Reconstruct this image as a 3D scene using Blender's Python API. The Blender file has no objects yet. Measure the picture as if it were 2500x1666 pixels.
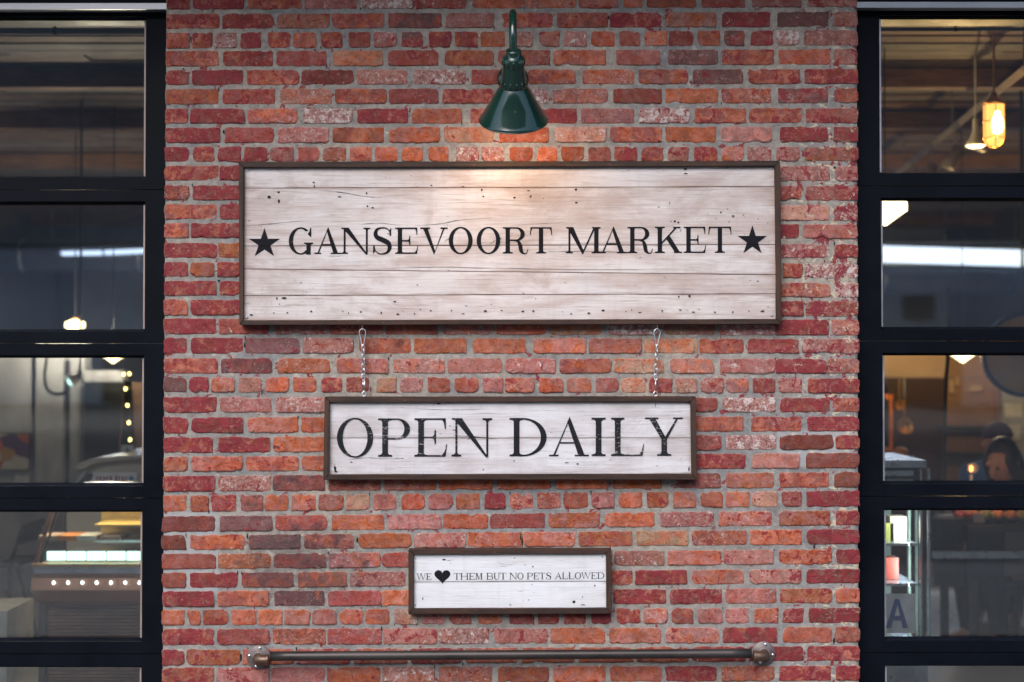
import bpy, bmesh, math, random
from mathutils import Vector, Matrix, noise
rad = math.radians
random.seed(7)
S = bpy.context.scene
COL = S.collection

# ------------------------------------------------------------------ camera, sky, sun, exposure
CAM_D, CAM_Z, PITCH = 5.2083, 1.615, rad(0.94)
K = 0.72 / 2500.0
cam_data = bpy.data.cameras.new('camera'); cam = bpy.data.objects.new('camera', cam_data); COL.objects.link(cam)
cam.location = (0, -CAM_D, CAM_Z); cam.rotation_euler = (rad(90) + PITCH, 0, 0)
cam_data.lens = 50; cam_data.sensor_width = 36; cam_data.clip_start = 0.1; cam_data.clip_end = 3000
cam_data.dof.use_dof = True; cam_data.dof.focus_distance = 5.2; cam_data.dof.aperture_fstop = 1.6
S.camera = cam
SUN_EL, SUN_ROT = rad(40), rad(200)
world = bpy.data.worlds.new('World'); S.world = world; world.use_nodes = True
wn, wl = world.node_tree.nodes, world.node_tree.links
wn.clear()
sky = wn.new('ShaderNodeTexSky'); sky.sky_type = 'NISHITA'; sky.sun_disc = False
sky.sun_elevation = SUN_EL; sky.sun_rotation = SUN_ROT; sky.dust_density = 1.6; sky.air_density = 1.0; sky.ozone_density = 1.2
bg = wn.new('ShaderNodeBackground'); bg.inputs[1].default_value = 0.13
wo = wn.new('ShaderNodeOutputWorld'); wl.new(sky.outputs[0], bg.inputs[0]); wl.new(bg.outputs[0], wo.inputs[0])
sun_d = bpy.data.lights.new('sun', 'SUN'); sun_d.energy = 1.45; sun_d.angle = rad(42); sun_d.color = (1.0, 0.965, 0.93)
sun = bpy.data.objects.new('sun', sun_d); COL.objects.link(sun)
sdir = Vector((math.sin(SUN_ROT) * math.cos(SUN_EL), math.cos(SUN_ROT) * math.cos(SUN_EL), math.sin(SUN_EL)))
sun.rotation_euler = sdir.to_track_quat('Z', 'Y').to_euler(); sun.location = sdir * 20
S.view_settings.view_transform = 'Standard'; S.view_settings.look = 'None'
S.view_settings.exposure = 0.75; S.view_settings.gamma = 1.0; S.view_settings.use_curve_mapping = False
S.cycles.use_denoising = True
S.cycles.max_bounces = 8; S.cycles.transparent_max_bounces = 16
S.cycles.sample_clamp_indirect = 4.0
S.cycles.caustics_reflective = False; S.cycles.caustics_refractive = False

# ------------------------------------------------------------------ helpers
def P(px, py, y=0.0):
    """a point of the photograph (2500 x 1666 pixels) on the plane at depth y behind the wall face"""
    u, v = (px - 1250) * K, -(py - 833) * K
    d = Vector((u, math.cos(PITCH) - v * math.sin(PITCH), math.sin(PITCH) + v * math.cos(PITCH)))
    return Vector((0, -CAM_D, CAM_Z)) + d * ((y + CAM_D) / d.y)

def tag(o, label=None, cat=None, group=None, kind=None):
    if label: o['label'] = label
    if cat: o['category'] = cat
    if group: o['group'] = group
    if kind: o['kind'] = kind
    return o

def empty(name, loc=(0, 0, 0), label=None, cat=None, group=None):
    o = bpy.data.objects.new(name, None); COL.objects.link(o); o.location = loc; o.empty_display_size = 0.1
    o['_loc'] = list(loc)
    return tag(o, label, cat, group)

def link_mesh(name, me, parent=None):
    o = bpy.data.objects.new(name, me); COL.objects.link(o)
    if parent is not None:
        o.parent = parent
        q = parent
        off = Vector((0, 0, 0))
        while q is not None:
            off += Vector(q.get('_loc', (0, 0, 0))); q = q.parent
        o.location = -off
    return o

def obj(name, bm, mat, parent=None, smooth=False, bevel=0.0, seg=1):
    """link the bmesh (built in world coordinates) as one mesh object"""
    if bevel:
        es = [e for e in bm.edges if len(e.link_faces) == 2 and e.calc_face_angle(0) > 0.6]
        bmesh.ops.bevel(bm, geom=es, offset=bevel, segments=seg, affect='EDGES', profile=0.5)
    bmesh.ops.recalc_face_normals(bm, faces=bm.faces[:])
    me = bpy.data.meshes.new(name); bm.to_mesh(me); bm.free()
    if mat: me.materials.append(mat)
    if smooth:
        for p in me.polygons: p.use_smooth = True
    return link_mesh(name, me, parent)

def box(bm, x0, x1, y0, y1, z0, z1, M=None):
    vs = [bm.verts.new(Vector((x, y, z)) if M is None else M @ Vector((x, y, z))) for x in (x0, x1) for y in (y0, y1) for z in (z0, z1)]
    for f in ((0, 1, 3, 2), (4, 6, 7, 5), (0, 4, 5, 1), (2, 3, 7, 6), (0, 2, 6, 4), (1, 5, 7, 3)):
        bm.faces.new([vs[i] for i in f])

def B(*a, M=None):
    bm = bmesh.new(); box(bm, *a, M=M); return bm

def PB(px0, py0, px1, py1, y0, y1):
    """box whose front face (y0) spans a pixel rectangle"""
    a, b = P(px0, py0, y0), P(px1, py1, y0)
    return B(a.x, b.x, y0, y1, b.z, a.z)

def lathe(bm, prof, M=None, n=32, cap=True):
    """prof: list of (r, h); axis +Z"""
    M = M or Matrix()
    rings = []
    for r, h in prof:
        rings.append([bm.verts.new(M @ Vector((r * math.cos(2 * math.pi * i / n), r * math.sin(2 * math.pi * i / n), h))) for i in range(n)])
    for a, b in zip(rings, rings[1:]):
        for i in range(n):
            j = (i + 1) % n
            bm.faces.new((a[i], a[j], b[j], b[i]))
    if cap:
        if prof[0][0] > 1e-4: bm.faces.new(rings[0][::-1])
        if prof[-1][0] > 1e-4: bm.faces.new(rings[-1])

def L(prof, M=None, n=32, cap=True):
    bm = bmesh.new(); lathe(bm, prof, M, n, cap); return bm

def tube(bm, pts, r, n=12, closed=False, caps=True):
    pts = [Vector(p) for p in pts]; m = len(pts)
    rs = r if isinstance(r, (list, tuple)) else [r] * m
    rings = []
    up = None
    for i, p in enumerate(pts):
        a = pts[i - 1] if (i > 0 or closed) else pts[i]
        b = pts[(i + 1) % m] if (i < m - 1 or closed) else pts[i]
        t = (b - a).normalized()
        if up is None:
            up = Vector((0, 0, 1)) if abs(t.z) < 0.9 else Vector((0, 1, 0))
        s = t.cross(up).normalized(); up = s.cross(t).normalized()
        rings.append([bm.verts.new(p + (s * math.cos(2 * math.pi * k / n) + up * math.sin(2 * math.pi * k / n)) * rs[i]) for k in range(n)])
    rng = range(m if closed else m - 1)
    for i in rng:
        a, b = rings[i], rings[(i + 1) % m]
        for k in range(n):
            j = (k + 1) % n
            bm.faces.new((a[k], a[j], b[j], b[k]))
    if caps and not closed:
        bm.faces.new(rings[0][::-1]); bm.faces.new(rings[-1])

def T(pts, r, n=12, closed=False):
    bm = bmesh.new(); tube(bm, pts, r, n, closed); return bm

def smooth_path(pts, k=6):
    pts = [Vector(p) for p in pts]; out = []
    for i in range(len(pts) - 1):
        p0, p1, p2, p3 = pts[max(i - 1, 0)], pts[i], pts[i + 1], pts[min(i + 2, len(pts) - 1)]
        for j in range(k):
            t = j / k
            out.append(0.5 * ((2 * p1) + (p2 - p0) * t + (2 * p0 - 5 * p1 + 4 * p2 - p3) * t * t + (3 * p1 - p0 - 3 * p2 + p3) * t ** 3))
    out.append(pts[-1]); return out

def axis(loc, d):
    return Matrix.Translation(Vector(loc)) @ Vector(d).normalized().to_track_quat('Z', 'Y').to_matrix().to_4x4()

# ------------------------------------------------------------------ materials
class NT:
    def __init__(s, name):
        s.m = bpy.data.materials.new(name); s.m.use_nodes = True
        s.t = s.m.node_tree; s.n = s.t.nodes; s.n.clear()
        s.out = s.n.new('ShaderNodeOutputMaterial')
    def new(s, typ, **kw):
        x = s.n.new('ShaderNode' + typ)
        for k, v in kw.items():
            if k.startswith('i_'):
                k2 = k[2:]; k2 = int(k2) if k2.isdigit() else k2.replace('_', ' ')
                if hasattr(v, 'is_output'): s.t.links.new(v, x.inputs[k2])
                else: x.inputs[k2].default_value = v
            else: setattr(x, k, v)
        return x
    def link(s, a, b): s.t.links.new(a, b)
    def pos(s): return s.new('NewGeometry').outputs['Position']
    def gen(s): return s.new('TexCoord').outputs['Object']
    def map(s, v, sc=(1, 1, 1), loc=(0, 0, 0), rot=(0, 0, 0)):
        x = s.new('Mapping', i_Scale=sc, i_Location=loc, i_Rotation=rot); s.link(v, x.inputs['Vector']); return x.outputs[0]
    def noise(s, v, scale=5, detail=4, rough=0.55, dist=0.0):
        x = s.new('TexNoise', i_Scale=scale, i_Detail=detail, i_Roughness=rough, i_Distortion=dist); s.link(v, x.inputs['Vector']); return x.outputs['Fac']
    def ramp(s, f, a, b, ca=0.0, cb=1.0):
        x = s.new('MapRange', interpolation_type='SMOOTHSTEP'); s.link(f, x.inputs[0])
        for i, v in ((1, a), (2, b), (3, ca), (4, cb)):
            if hasattr(v, 'is_output'): s.link(v, x.inputs[i])
            else: x.inputs[i].default_value = v
        return x.outputs[0]
    def math(s, op, a, b=0.0):
        x = s.new('Math', operation=op)
        for i, v in ((0, a), (1, b)):
            if hasattr(v, 'is_output'): s.link(v, x.inputs[i])
            else: x.inputs[i].default_value = v
        return x.outputs[0]
    def mix(s, f, a, b, blend='MIX'):
        x = s.new('MixRGB', blend_type=blend)
        for i, v in ((0, f), (1, a), (2, b)):
            if hasattr(v, 'is_output'): s.link(v, x.inputs[i])
            elif i == 0: x.inputs[0].default_value = v
            else: x.inputs[i].default_value = (*v[:3], 1)
        return x.outputs[0]
    def bump(s, h, strength=0.5, dist=0.002):
        x = s.new('Bump', i_Strength=strength, i_Distance=dist); s.link(h, x.inputs['Height']); return x.outputs[0]
    def bsdf(s, color, rough=0.7, metal=0.0, normal=None, spec=0.5, emit=None, estr=0.0, coat=0.0):
        b = s.new('BsdfPrincipled')
        for k, v in (('Base Color', color), ('Roughness', rough), ('Metallic', metal), ('Specular IOR Level', spec), ('Coat Weight', coat)):
            if hasattr(v, 'is_output'): s.link(v, b.inputs[k])
            elif k == 'Base Color': b.inputs[k].default_value = (*v[:3], 1)
            else: b.inputs[k].default_value = v
        if normal is not None: s.link(normal, b.inputs['Normal'])
        if emit: b.inputs['Emission Color'].default_value = (*emit, 1); b.inputs['Emission Strength'].default_value = estr
        s.link(b.outputs[0], s.out.inputs[0]); return b

def plain(name, c, rough=0.6, metal=0.0, var=0.18, scale=12, bump=0.15, coat=0.0, spec=0.5, stretch=(1, 1, 1)):
    n = NT(name); v = n.map(n.pos(), stretch)
    f = n.noise(v, scale, 6, 0.6); g = n.noise(v, scale * 9, 3, 0.6)
    lo = tuple(x * (1 - var) for x in c); hi = tuple(min(1, x * (1 + var)) for x in c)
    col = n.mix(n.ramp(f, 0.3, 0.7), lo, hi)
    r = n.ramp(f, 0.3, 0.7, max(0.02, rough - 0.08), min(1, rough + 0.08))
    n.bsdf(col, r, metal, n.bump(g, bump, 0.001) if bump else None, spec, coat=coat)
    return n.m

def opal(name, c, s, clear=0.5):
    n = NT(name); e = n.new('Emission', i_Color=(*c, 1), i_Strength=s); tr = n.new('BsdfTransparent'); tr.inputs[0].default_value = (*[x ** .4 for x in c], 1)
    mx = n.new('MixShader', i_0=clear); n.link(e.outputs[0], mx.inputs[1]); n.link(tr.outputs[0], mx.inputs[2]); n.link(mx.outputs[0], n.out.inputs[0]); return n.m

def glow(name, c, s):
    n = NT(name); n.bsdf(c, 0.4, emit=c, estr=s); return n.m

def attr(n, name):
    return n.new('Attribute', attribute_name=name)

def brick_material():
    n = NT('old_brick')
    tint = attr(n, 'tint'); par = attr(n, 'par'); alt = attr(n, 'alt').outputs['Color']
    sep = n.new('SeparateColor'); n.link(par.outputs['Color'], sep.inputs[0])
    paint, haze, seed = sep.outputs[0], sep.outputs[1], sep.outputs[2]
    rim = tint.outputs['Alpha']
    off = n.new('CombineXYZ'); n.link(n.math('MULTIPLY', seed, 7.0), off.inputs[0]); n.link(n.math('MULTIPLY', seed, 3.0), off.inputs[2])
    va = n.new('VectorMath', operation='ADD'); n.link(n.pos(), va.inputs[0]); n.link(off.outputs[0], va.inputs[1])
    v = va.outputs[0]
    big = n.noise(v, 13, 4, 0.6, 0.5); blot = n.noise(n.map(v, loc=(3.1, 0, 9.7)), 21, 8, 0.72, 0.7); flake = n.noise(n.map(v, loc=(13.1, 0, 1.7)), 30, 9, 0.74, 0.5)
    grit = n.noise(v, 120, 6, 0.75); grain = n.noise(v, 300, 4, 0.7); lime = n.noise(n.map(v, loc=(5.7, 0, 4.4)), 34, 9, 0.78, 0.3)
    c = tint.outputs['Color']
    # two fired tones in every brick, with a fairly crisp border
    c = n.mix(n.math('MULTIPLY', n.ramp(n.math('ADD', n.math('MULTIPLY', big, 0.6), n.math('MULTIPLY', blot, 0.4)), 0.46, 0.55), 0.8), c, alt)
    hsv = n.new('HueSaturation'); n.link(c, hsv.inputs['Color'])
    n.link(n.ramp(blot, 0.3, 0.7, 0.68, 1.32), hsv.inputs['Value']); n.link(n.ramp(flake, 0.3, 0.7, 0.80, 1.12), hsv.inputs['Saturation'])
    c = hsv.outputs[0]
    # spalled spots of raw orange clay
    c = n.mix(n.math('MULTIPLY', n.ramp(flake, 0.60, 0.64), 0.6), c, (0.50, 0.155, 0.065))
    # grey-pink lime bloom
    hz = n.ramp(n.math('ADD', n.math('MULTIPLY', grit, 0.5), n.math('MULTIPLY', lime, 0.5)), n.math('SUBTRACT', 0.62, n.math('MULTIPLY', haze, 0.22)), n.math('SUBTRACT', 0.72, n.math('MULTIPLY', haze, 0.20)))
    c = n.mix(n.math('MULTIPLY', hz, 0.58), c, (0.49, 0.335, 0.31))
    # remains of dark red paint with crisp flaked edges
    th = n.math('SUBTRACT', 0.618, n.math('MULTIPLY', paint, 0.138))
    pv = n.math('ADD', n.math('MULTIPLY', flake, 0.45), n.math('MULTIPLY', blot, 0.55))
    pm = n.ramp(pv, th, n.math('ADD', th, 0.018))
    pc = n.mix(n.ramp(big, 0.3, 0.7), (0.20, 0.022, 0.030), (0.285, 0.036, 0.046))
    c = n.mix(n.math('MULTIPLY', pm, 0.93), c, pc)
    # hard white lime flakes
    t2 = n.math('SUBTRACT', 0.695, n.math('MULTIPLY', haze, 0.18))
    wf = n.ramp(n.math('ADD', n.math('MULTIPLY', lime, 0.75), n.math('MULTIPLY', grit, 0.25)), t2, n.math('ADD', t2, 0.022))
    c = n.mix(n.math('MULTIPLY', wf, 0.85), c, (0.66, 0.60, 0.57))
    # pale grit, pits and soot
    lo = n.math('SUBTRACT', n.ramp(n.noise(n.map(v, loc=(1.7, 0, 8.8)), 15, 5, 0.6), 0.40, 0.62, 0.76, 0.585), n.math('MULTIPLY', haze, 0.10))
    c = n.mix(n.math('MULTIPLY', n.ramp(grit, lo, n.math('ADD', lo, 0.06)), 0.42), c, (0.56, 0.42, 0.38))
    pit = n.ramp(grit, 0.34, 0.40, 1, 0)
    c = n.mix(n.math('MULTIPLY', pit, 0.7), c, (0.075, 0.030, 0.028))
    c = n.mix(n.math('MULTIPLY', n.ramp(grain, 0.62, 0.72), 0.22), c, (0.60, 0.42, 0.37))
    c = n.mix(n.math('MULTIPLY', n.ramp(grain, 0.30, 0.40, 1, 0), 0.35), c, (0.10, 0.04, 0.035))
    so = soot_mask(n, blot)
    c = n.mix(n.math('MULTIPLY', so, 0.72), c, (0.075, 0.055, 0.055))
    c = edge_paint(n, c, 1.0)
    # mortar smeared over the arrises
    sm = n.ramp(n.math('SUBTRACT', n.math('MULTIPLY', rim, 0.80), n.math('MULTIPLY', flake, 0.95)), 0.24, 0.29)
    c = n.mix(n.math('MULTIPLY', sm, 0.85), c, (0.39, 0.35, 0.31))
    h = n.math('ADD', n.math('MULTIPLY', blot, 1.5), n.math('ADD', n.math('MULTIPLY', grit, 1.1), n.math('MULTIPLY', grain, 0.4)))
    h = n.math('SUBTRACT', h, n.math('MULTIPLY', pit, 0.8)); h = n.math('ADD', h, n.math('ADD', n.math('MULTIPLY', pm, 0.15), n.math('MULTIPLY', sm, 0.25)))
    n.bsdf(c, n.ramp(pm, 0, 1, 0.88, 0.66), 0, n.bump(h, 0.7, 0.0042), 0.3)
    return n.m

def edge_paint(n, c, k):
    """patches of red paint and cream limewash that run over bricks and joints alike, thickest at the right-hand corner"""
    sx = n.new('SeparateXYZ'); n.link(n.pos(), sx.inputs[0])
    top = n.ramp(sx.outputs[2], 1.25, 1.75); bot = n.ramp(sx.outputs[2], 2.35, 2.75, 1, 0)
    reg = n.math('MULTIPLY', n.ramp(sx.outputs[0], 0.75, 1.28), n.math('MULTIPLY', top, bot))
    a = n.noise(n.map(n.pos(), (1, 1, .8), (2.2, 0, 6.1)), 17, 8, 0.68, 0.9)
    pm = n.ramp(n.math('ADD', a, n.math('MULTIPLY', reg, 0.095)), 0.645, 0.66)
    c = n.mix(n.math('MULTIPLY', pm, 0.92 * k), c, (0.235, 0.030, 0.042))
    b = n.noise(n.map(n.pos(), (1, 1, 1.2), (9.2, 0, 3.3)), 22, 8, 0.70, 0.7)
    cm = n.ramp(n.math('ADD', b, n.math('MULTIPLY', reg, 0.085)), 0.665, 0.685)
    return n.mix(n.math('MULTIPLY', cm, 0.85 * k), c, (0.60, 0.51, 0.37))

def soot_mask(n, nz):
    """an old smoke stain low on the left of the pier plus faint sooty patches"""
    sx = n.new('SeparateXYZ'); n.link(n.pos(), sx.inputs[0])
    c = P(745, 1375); dx = n.math('DIVIDE', n.math('SUBTRACT', sx.outputs[0], c.x), 0.30); dz = n.math('DIVIDE', n.math('SUBTRACT', sx.outputs[2], c.z), 0.20)
    d = n.math('ADD', n.math('MULTIPLY', dx, dx), n.math('MULTIPLY', dz, dz))
    m = n.ramp(d, 0.0, 1.3, 0.24, 0.0)
    return n.ramp(n.math('ADD', nz, m), 0.62, 0.78)

def mortar_material():
    n = NT('old_mortar'); v = n.pos()
    n1 = n.noise(v, 4.5, 5, 0.6); n2 = n.noise(v, 42, 6, 0.65); n3 = n.noise(v, 170, 4, 0.7)
    c = n.mix(n.ramp(n1, 0.3, 0.7), (0.31, 0.295, 0.28), (0.44, 0.40, 0.355))
    c = n.mix(n.ramp(n2, 0.35, 0.65), n.mix(1.0, c, (0.70, 0.70, 0.73), 'MULTIPLY'), c)
    n0 = n.noise(v, 1.3, 3, 0.55); c = n.mix(1.0, c, n.mix(n.ramp(n0, 0.35, 0.65), (0.82, 0.86, 0.92), (1.12, 1.06, 0.98)), 'MULTIPLY')
    c = n.mix(n.math('MULTIPLY', n.ramp(n.noise(n.map(v, (1, 1, 2.2), (4, 0, 2)), 9, 6, 0.7, 0.5), 0.55, 0.64), 0.4), c, (0.17, 0.15, 0.135))
    c = n.mix(n.math('MULTIPLY', n.ramp(n.noise(n.map(v, (1, 1, 1.4), (8, 0, 5)), 13, 7, 0.72, 0.4), 0.60, 0.65), 0.6), c, (0.56, 0.52, 0.46))
    c = n.mix(n.math('MULTIPLY', n.ramp(n3, 0.55, 0.75), 0.5), c, (0.60, 0.56, 0.51))
    c = n.mix(n.math('MULTIPLY', n.ramp(n3, 0.28, 0.38, 1, 0), 0.55), c, (0.12, 0.10, 0.09))
    n5 = n.noise(n.map(v, (1, 1, 1), (3.1, 0, 9.7)), 21, 7, 0.68, 0.6)
    reg = n.ramp(n.noise(v, 1.7, 2, 0.5), 0.35, 0.65, 0.0, 0.07)
    so = soot_mask(n, n5); c = n.mix(n.math('MULTIPLY', so, 0.5), c, (0.12, 0.10, 0.09))
    # cleaner grey repointing round the newer bricks at the left edge
    sq = n.new('SeparateXYZ'); n.link(v, sq.inputs[0])
    for (pa, pb, pc_, pd) in ((380, 534, 1250, 1450), (1896, 2110, 1050, 1140)):
        A, B_ = P(pa, pd), P(pb, pc_)
        q = n.math('MULTIPLY', n.math('MULTIPLY', n.ramp(sq.outputs[0], A.x - .01, A.x + .01), n.ramp(sq.outputs[0], B_.x - .012, B_.x + .012, 1, 0)), n.math('MULTIPLY', n.ramp(sq.outputs[2], A.z - .01, A.z + .01), n.ramp(sq.outputs[2], B_.z - .01, B_.z + .01, 1, 0)))
        c = n.mix(n.math('MULTIPLY', q, 0.7), c, (0.42, 0.415, 0.42))
    pm = n.ramp(n.math('ADD', n5, reg), 0.65, 0.665)
    c = n.mix(n.math('MULTIPLY', pm, 0.9), c, (0.24, 0.035, 0.042))
    # cream limewash flakes towards the right edge of the pier
    sx = n.new('SeparateXYZ'); n.link(v, sx.inputs[0])
    right = n.ramp(sx.outputs[0], 0.85, 1.27, 0.0, 0.13); pm = n.ramp(n.math('ADD', n5, n.math('MULTIPLY', right, 0.6)), 0.645, 0.66); c = n.mix(n.math('MULTIPLY', pm, 0.9), c, (0.24, 0.035, 0.042))
    n6 = n.noise(n.map(v, (1, 1, 1.5), (7.3, 0, 2.2)), 26, 6, 0.65, 0.5)
    cf = n.ramp(n.math('ADD', n6, right), 0.67, 0.70)
    c = n.mix(n.math('MULTIPLY', cf, 0.85), c, (0.62, 0.53, 0.38))
    c = edge_paint(n, c, 1.0)
    h = n.math('ADD', n.math('MULTIPLY', n2, 1.2), n3)
    n.bsdf(c, 0.93, 0, n.bump(h, 0.75, 0.0035), 0.25)
    return n.m

def board_material(name, light, stain, worn, seedv, stain_amt=0.5, crack_amt=1.0):
    n = NT(name); v = n.pos()
    oi = n.new('ObjectInfo'); cx = n.new('CombineXYZ')
    n.link(n.math('MULTIPLY', oi.outputs['Random'], 9.0), cx.inputs[0]); n.link(n.math('MULTIPLY', oi.outputs['Random'], 5.0), cx.inputs[2])
    va = n.new('VectorMath', operation='ADD'); n.link(v, va.inputs[0]); n.link(cx.outputs[0], va.inputs[1])
    w = n.map(va.outputs[0], (1, 1, 1), (seedv, 0, seedv * 0.7))
    grain = n.noise(n.map(w, (1.6, 1, 42)), 3.2, 7, 0.62, 0.5)
    fine = n.noise(n.map(w, (5, 1, 110)), 4.0, 5, 0.7, 0.3)
    blot = n.noise(n.map(w, (1.3, 1, 5)), 2.3, 6, 0.6, 0.4)
    spot = n.noise(n.map(w, (1, 1, 1.6)), 30, 5, 0.62, 0.2)
    vert = n.noise(n.map(w, (26, 1, 1.6)), 1.0, 4, 0.6)
    c = n.mix(n.ramp(blot, 0.36, 0.68), light, stain)
    c = n.mix(n.math('MULTIPLY', n.ramp(grain, 0.5, 0.72), stain_amt), c, tuple(x * 0.72 for x in stain))
    c = n.mix(n.math('MULTIPLY', n.ramp(vert, 0.5, 0.75), 0.22), c, tuple(x * 0.8 for x in stain))
    sm = n.noise(n.map(w, (1, 1, 1.5), (3, 0, 6)), 3.4, 7, 0.68, 0.8)
    c = n.mix(n.math('MULTIPLY', n.ramp(sm, 0.47, 0.70), stain_amt * 1.1), c, tuple(x * .86 for x in stain))
    c = n.mix(n.math('MULTIPLY', n.ramp(sm, 0.30, 0.46, 1, 0), 0.35), c, (0.62, 0.63, 0.66))
    es = attr(n, 'edge').outputs['Fac']
    ed = n.ramp(n.math('ADD', n.math('MULTIPLY', n.math('POWER', es, 2.2), 0.30), n.math('ADD', n.math('MULTIPLY', blot, 0.55), n.math('MULTIPLY', grain, 0.45))), 0.56, 0.86)
    c = n.mix(n.math('MULTIPLY', ed, 0.75), c, tuple((a + b) / 2 for a, b in zip(stain, worn)))
    edge = n.ramp(n.math('ADD', n.math('MULTIPLY', grain, 0.5), n.math('MULTIPLY', fine, 0.5)), 0.595, 0.64)
    c = n.mix(n.math('MULTIPLY', edge, 0.55 * crack_amt), c, worn)
    ck = n.ramp(n.math('ADD', n.math('MULTIPLY', grain, 0.62), n.math('MULTIPLY', blot, 0.38)), 0.318, 0.335, 1, 0)
    c = n.mix(n.math('MULTIPLY', ck, 0.85 * crack_amt), c, (0.10, 0.075, 0.06))
    sp = n.ramp(n.math('ADD', n.math('MULTIPLY', spot, 0.75), n.math('MULTIPLY', blot, 0.25)), 0.635, 0.67)
    c = n.mix(n.math('MULTIPLY', sp, 0.75), c, worn)
    dk = n.ramp(n.noise(n.map(w, (1, 1, 1.8), (4, 0, 8)), 38, 3, 0.5), 0.735, 0.76)
    c = n.mix(n.math('MULTIPLY', dk, 0.9), c, (0.06, 0.045, 0.04))
    h = n.math('ADD', n.math('MULTIPLY', grain, 1.2), n.math('SUBTRACT', n.math('MULTIPLY', fine, 0.5), n.math('MULTIPLY', ck, 0.7)))
    n.bsdf(c, 0.72, 0, n.bump(h, 0.45, 0.003), 0.3)
    return n.m

def stained_wood(name, dark, lightc, along='x'):
    n = NT(name); v = n.pos()
    sc = (2.2, 14, 40) if along == 'x' else (40, 14, 2.2)
    g = n.noise(n.map(v, sc), 2.0, 6, 0.6, 0.4); b = n.noise(n.map(v, (4, 4, 4)), 1.5, 4, 0.6)
    f = n.noise(n.map(v, tuple(x * 3 for x in sc)), 2.5, 4, 0.7)
    c = n.mix(n.ramp(n.math('ADD', n.math('MULTIPLY', g, 0.6), n.math('MULTIPLY', b, 0.4)), 0.34, 0.66), dark, lightc)
    c = n.mix(n.math('MULTIPLY', n.ramp(f, 0.55, 0.75), 0.4), c, tuple(x * 1.7 for x in lightc))
    e = n.ramp(n.noise(v, 55, 5, 0.7), 0.64, 0.70)
    c = n.mix(n.math('MULTIPLY', e, 0.6), c, tuple(min(1, x * 2.8) for x in lightc))
    n.bsdf(c, 0.62, 0, n.bump(n.math('ADD', g, f), 0.4, 0.002), 0.35)
    return n.m

def paint_letter_material(name, dark, under, wear):
    n = NT(name); v = n.pos()
    g = n.noise(n.map(v, (7, 1, 60)), 2.6, 6, 0.7, 0.4); s = n.noise(v, 130, 5, 0.7)
    b = n.noise(v, 5, 3, 0.5)
    k = n.math('ADD', n.math('ADD', n.math('MULTIPLY', g, 0.5), n.math('MULTIPLY', s, 0.35)), n.math('MULTIPLY', b, 0.25))
    m = n.ramp(k, 0.66 - wear, 0.72 - wear)
    c = n.mix(n.math('MULTIPLY', m, 0.75), n.mix(b, dark, tuple(x * 1.7 for x in dark)), under)
    n.bsdf(c, 0.8, 0, None, 0.12)
    return n.m

def glass_material(name='window_glass', ior=1.66):
    n = NT(name)
    tr = n.new('BsdfTransparent'); tr.inputs[0].default_value = (0.96, 0.97, 0.97, 1)
    gl = n.new('BsdfGlossy'); gl.inputs['Roughness'].default_value = 0.012; gl.inputs['Color'].default_value = (0.95, 0.97, 1, 1)
    h = n.noise(n.map(n.pos(), (1, 1, 1.7)), 2.6, 3, 0.5, 0.6)
    bp = n.bump(h, 0.25, 0.0006); n.link(bp, gl.inputs['Normal'])
    fr = n.new('Fresnel', i_IOR=ior)
    mx = n.new('MixShader'); n.link(fr.outputs[0], mx.inputs[0]); n.link(tr.outputs[0], mx.inputs[1]); n.link(gl.outputs[0], mx.inputs[2])
    n.link(mx.outputs[0], n.out.inputs[0]); return n.m

M = {}
M['brick'] = brick_material(); M['mortar'] = mortar_material(); M['glass'] = glass_material(); M['case_glass'] = glass_material('display_glass', 1.22)
M['board_big'] = board_material('weathered_pinkish_whitewash', (0.72, 0.665, 0.66), (0.53, 0.43, 0.395), (0.27, 0.17, 0.135), 1.3, 0.72, 1.0)
M['board_mid'] = board_material('weathered_grey_whitewash', (0.74, 0.72, 0.745), (0.54, 0.49, 0.49), (0.24, 0.18, 0.16), 4.1, 0.5, 1.1)
M['board_small'] = board_material('clean_whitewash', (0.79, 0.79, 0.83), (0.71, 0.70, 0.71), (0.35, 0.30, 0.28), 7.7, 0.2, 0.6)
M['frame_x'] = stained_wood('dark_stained_rail', (0.020, 0.012, 0.010), (0.066, 0.031, 0.020), 'x')
M['frame_z'] = stained_wood('dark_stained_stile', (0.027, 0.016, 0.012), (0.075, 0.037, 0.024), 'z')
M['letter'] = paint_letter_material('black_sign_paint', (0.009, 0.009, 0.012), (0.36, 0.30, 0.27), 0.008)
M['letter_worn'] = paint_letter_material('worn_charcoal_sign_paint', (0.014, 0.015, 0.018), (0.55, 0.50, 0.48), 0.062)
M['letter_small'] = paint_letter_material('dark_green_black_sign_paint', (0.012, 0.022, 0.023), (0.5, 0.5, 0.5), -0.16)
M['hole'] = plain('dark_nail_hole', (0.012, 0.010, 0.009), 0.9, bump=0)
M['zinc'] = plain('zinc_plated_steel', (0.72, 0.74, 0.76), 0.3, 1.0, 0.1, 40, 0.1)
M['screw'] = plain('blue_zinc_screw', (0.45, 0.55, 0.66), 0.35, 0.8, 0.1, 40, 0)
M['green'] = plain('dark_green_enamel', (0.006, 0.030, 0.022), 0.2, 0.0, 0.12, 8, 0.03, coat=0.6)
M['shade_in'] = plain('white_enamel', (0.8, 0.78, 0.74), 0.35, bump=0)
M['pipe'] = plain('dark_steel_pipe', (0.060, 0.052, 0.050), 0.42, 0.6, 0.35, 7, 0.2, stretch=(0.4, 1, 1))
M['elbow'] = plain('brown_cast_elbow', (0.16, 0.105, 0.075), 0.42, 0.7, 0.3, 30, 0.35)
M['flange'] = plain('grey_cast_flange', (0.20, 0.165, 0.16), 0.55, 0.45, 0.2, 40, 0.4)
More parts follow.
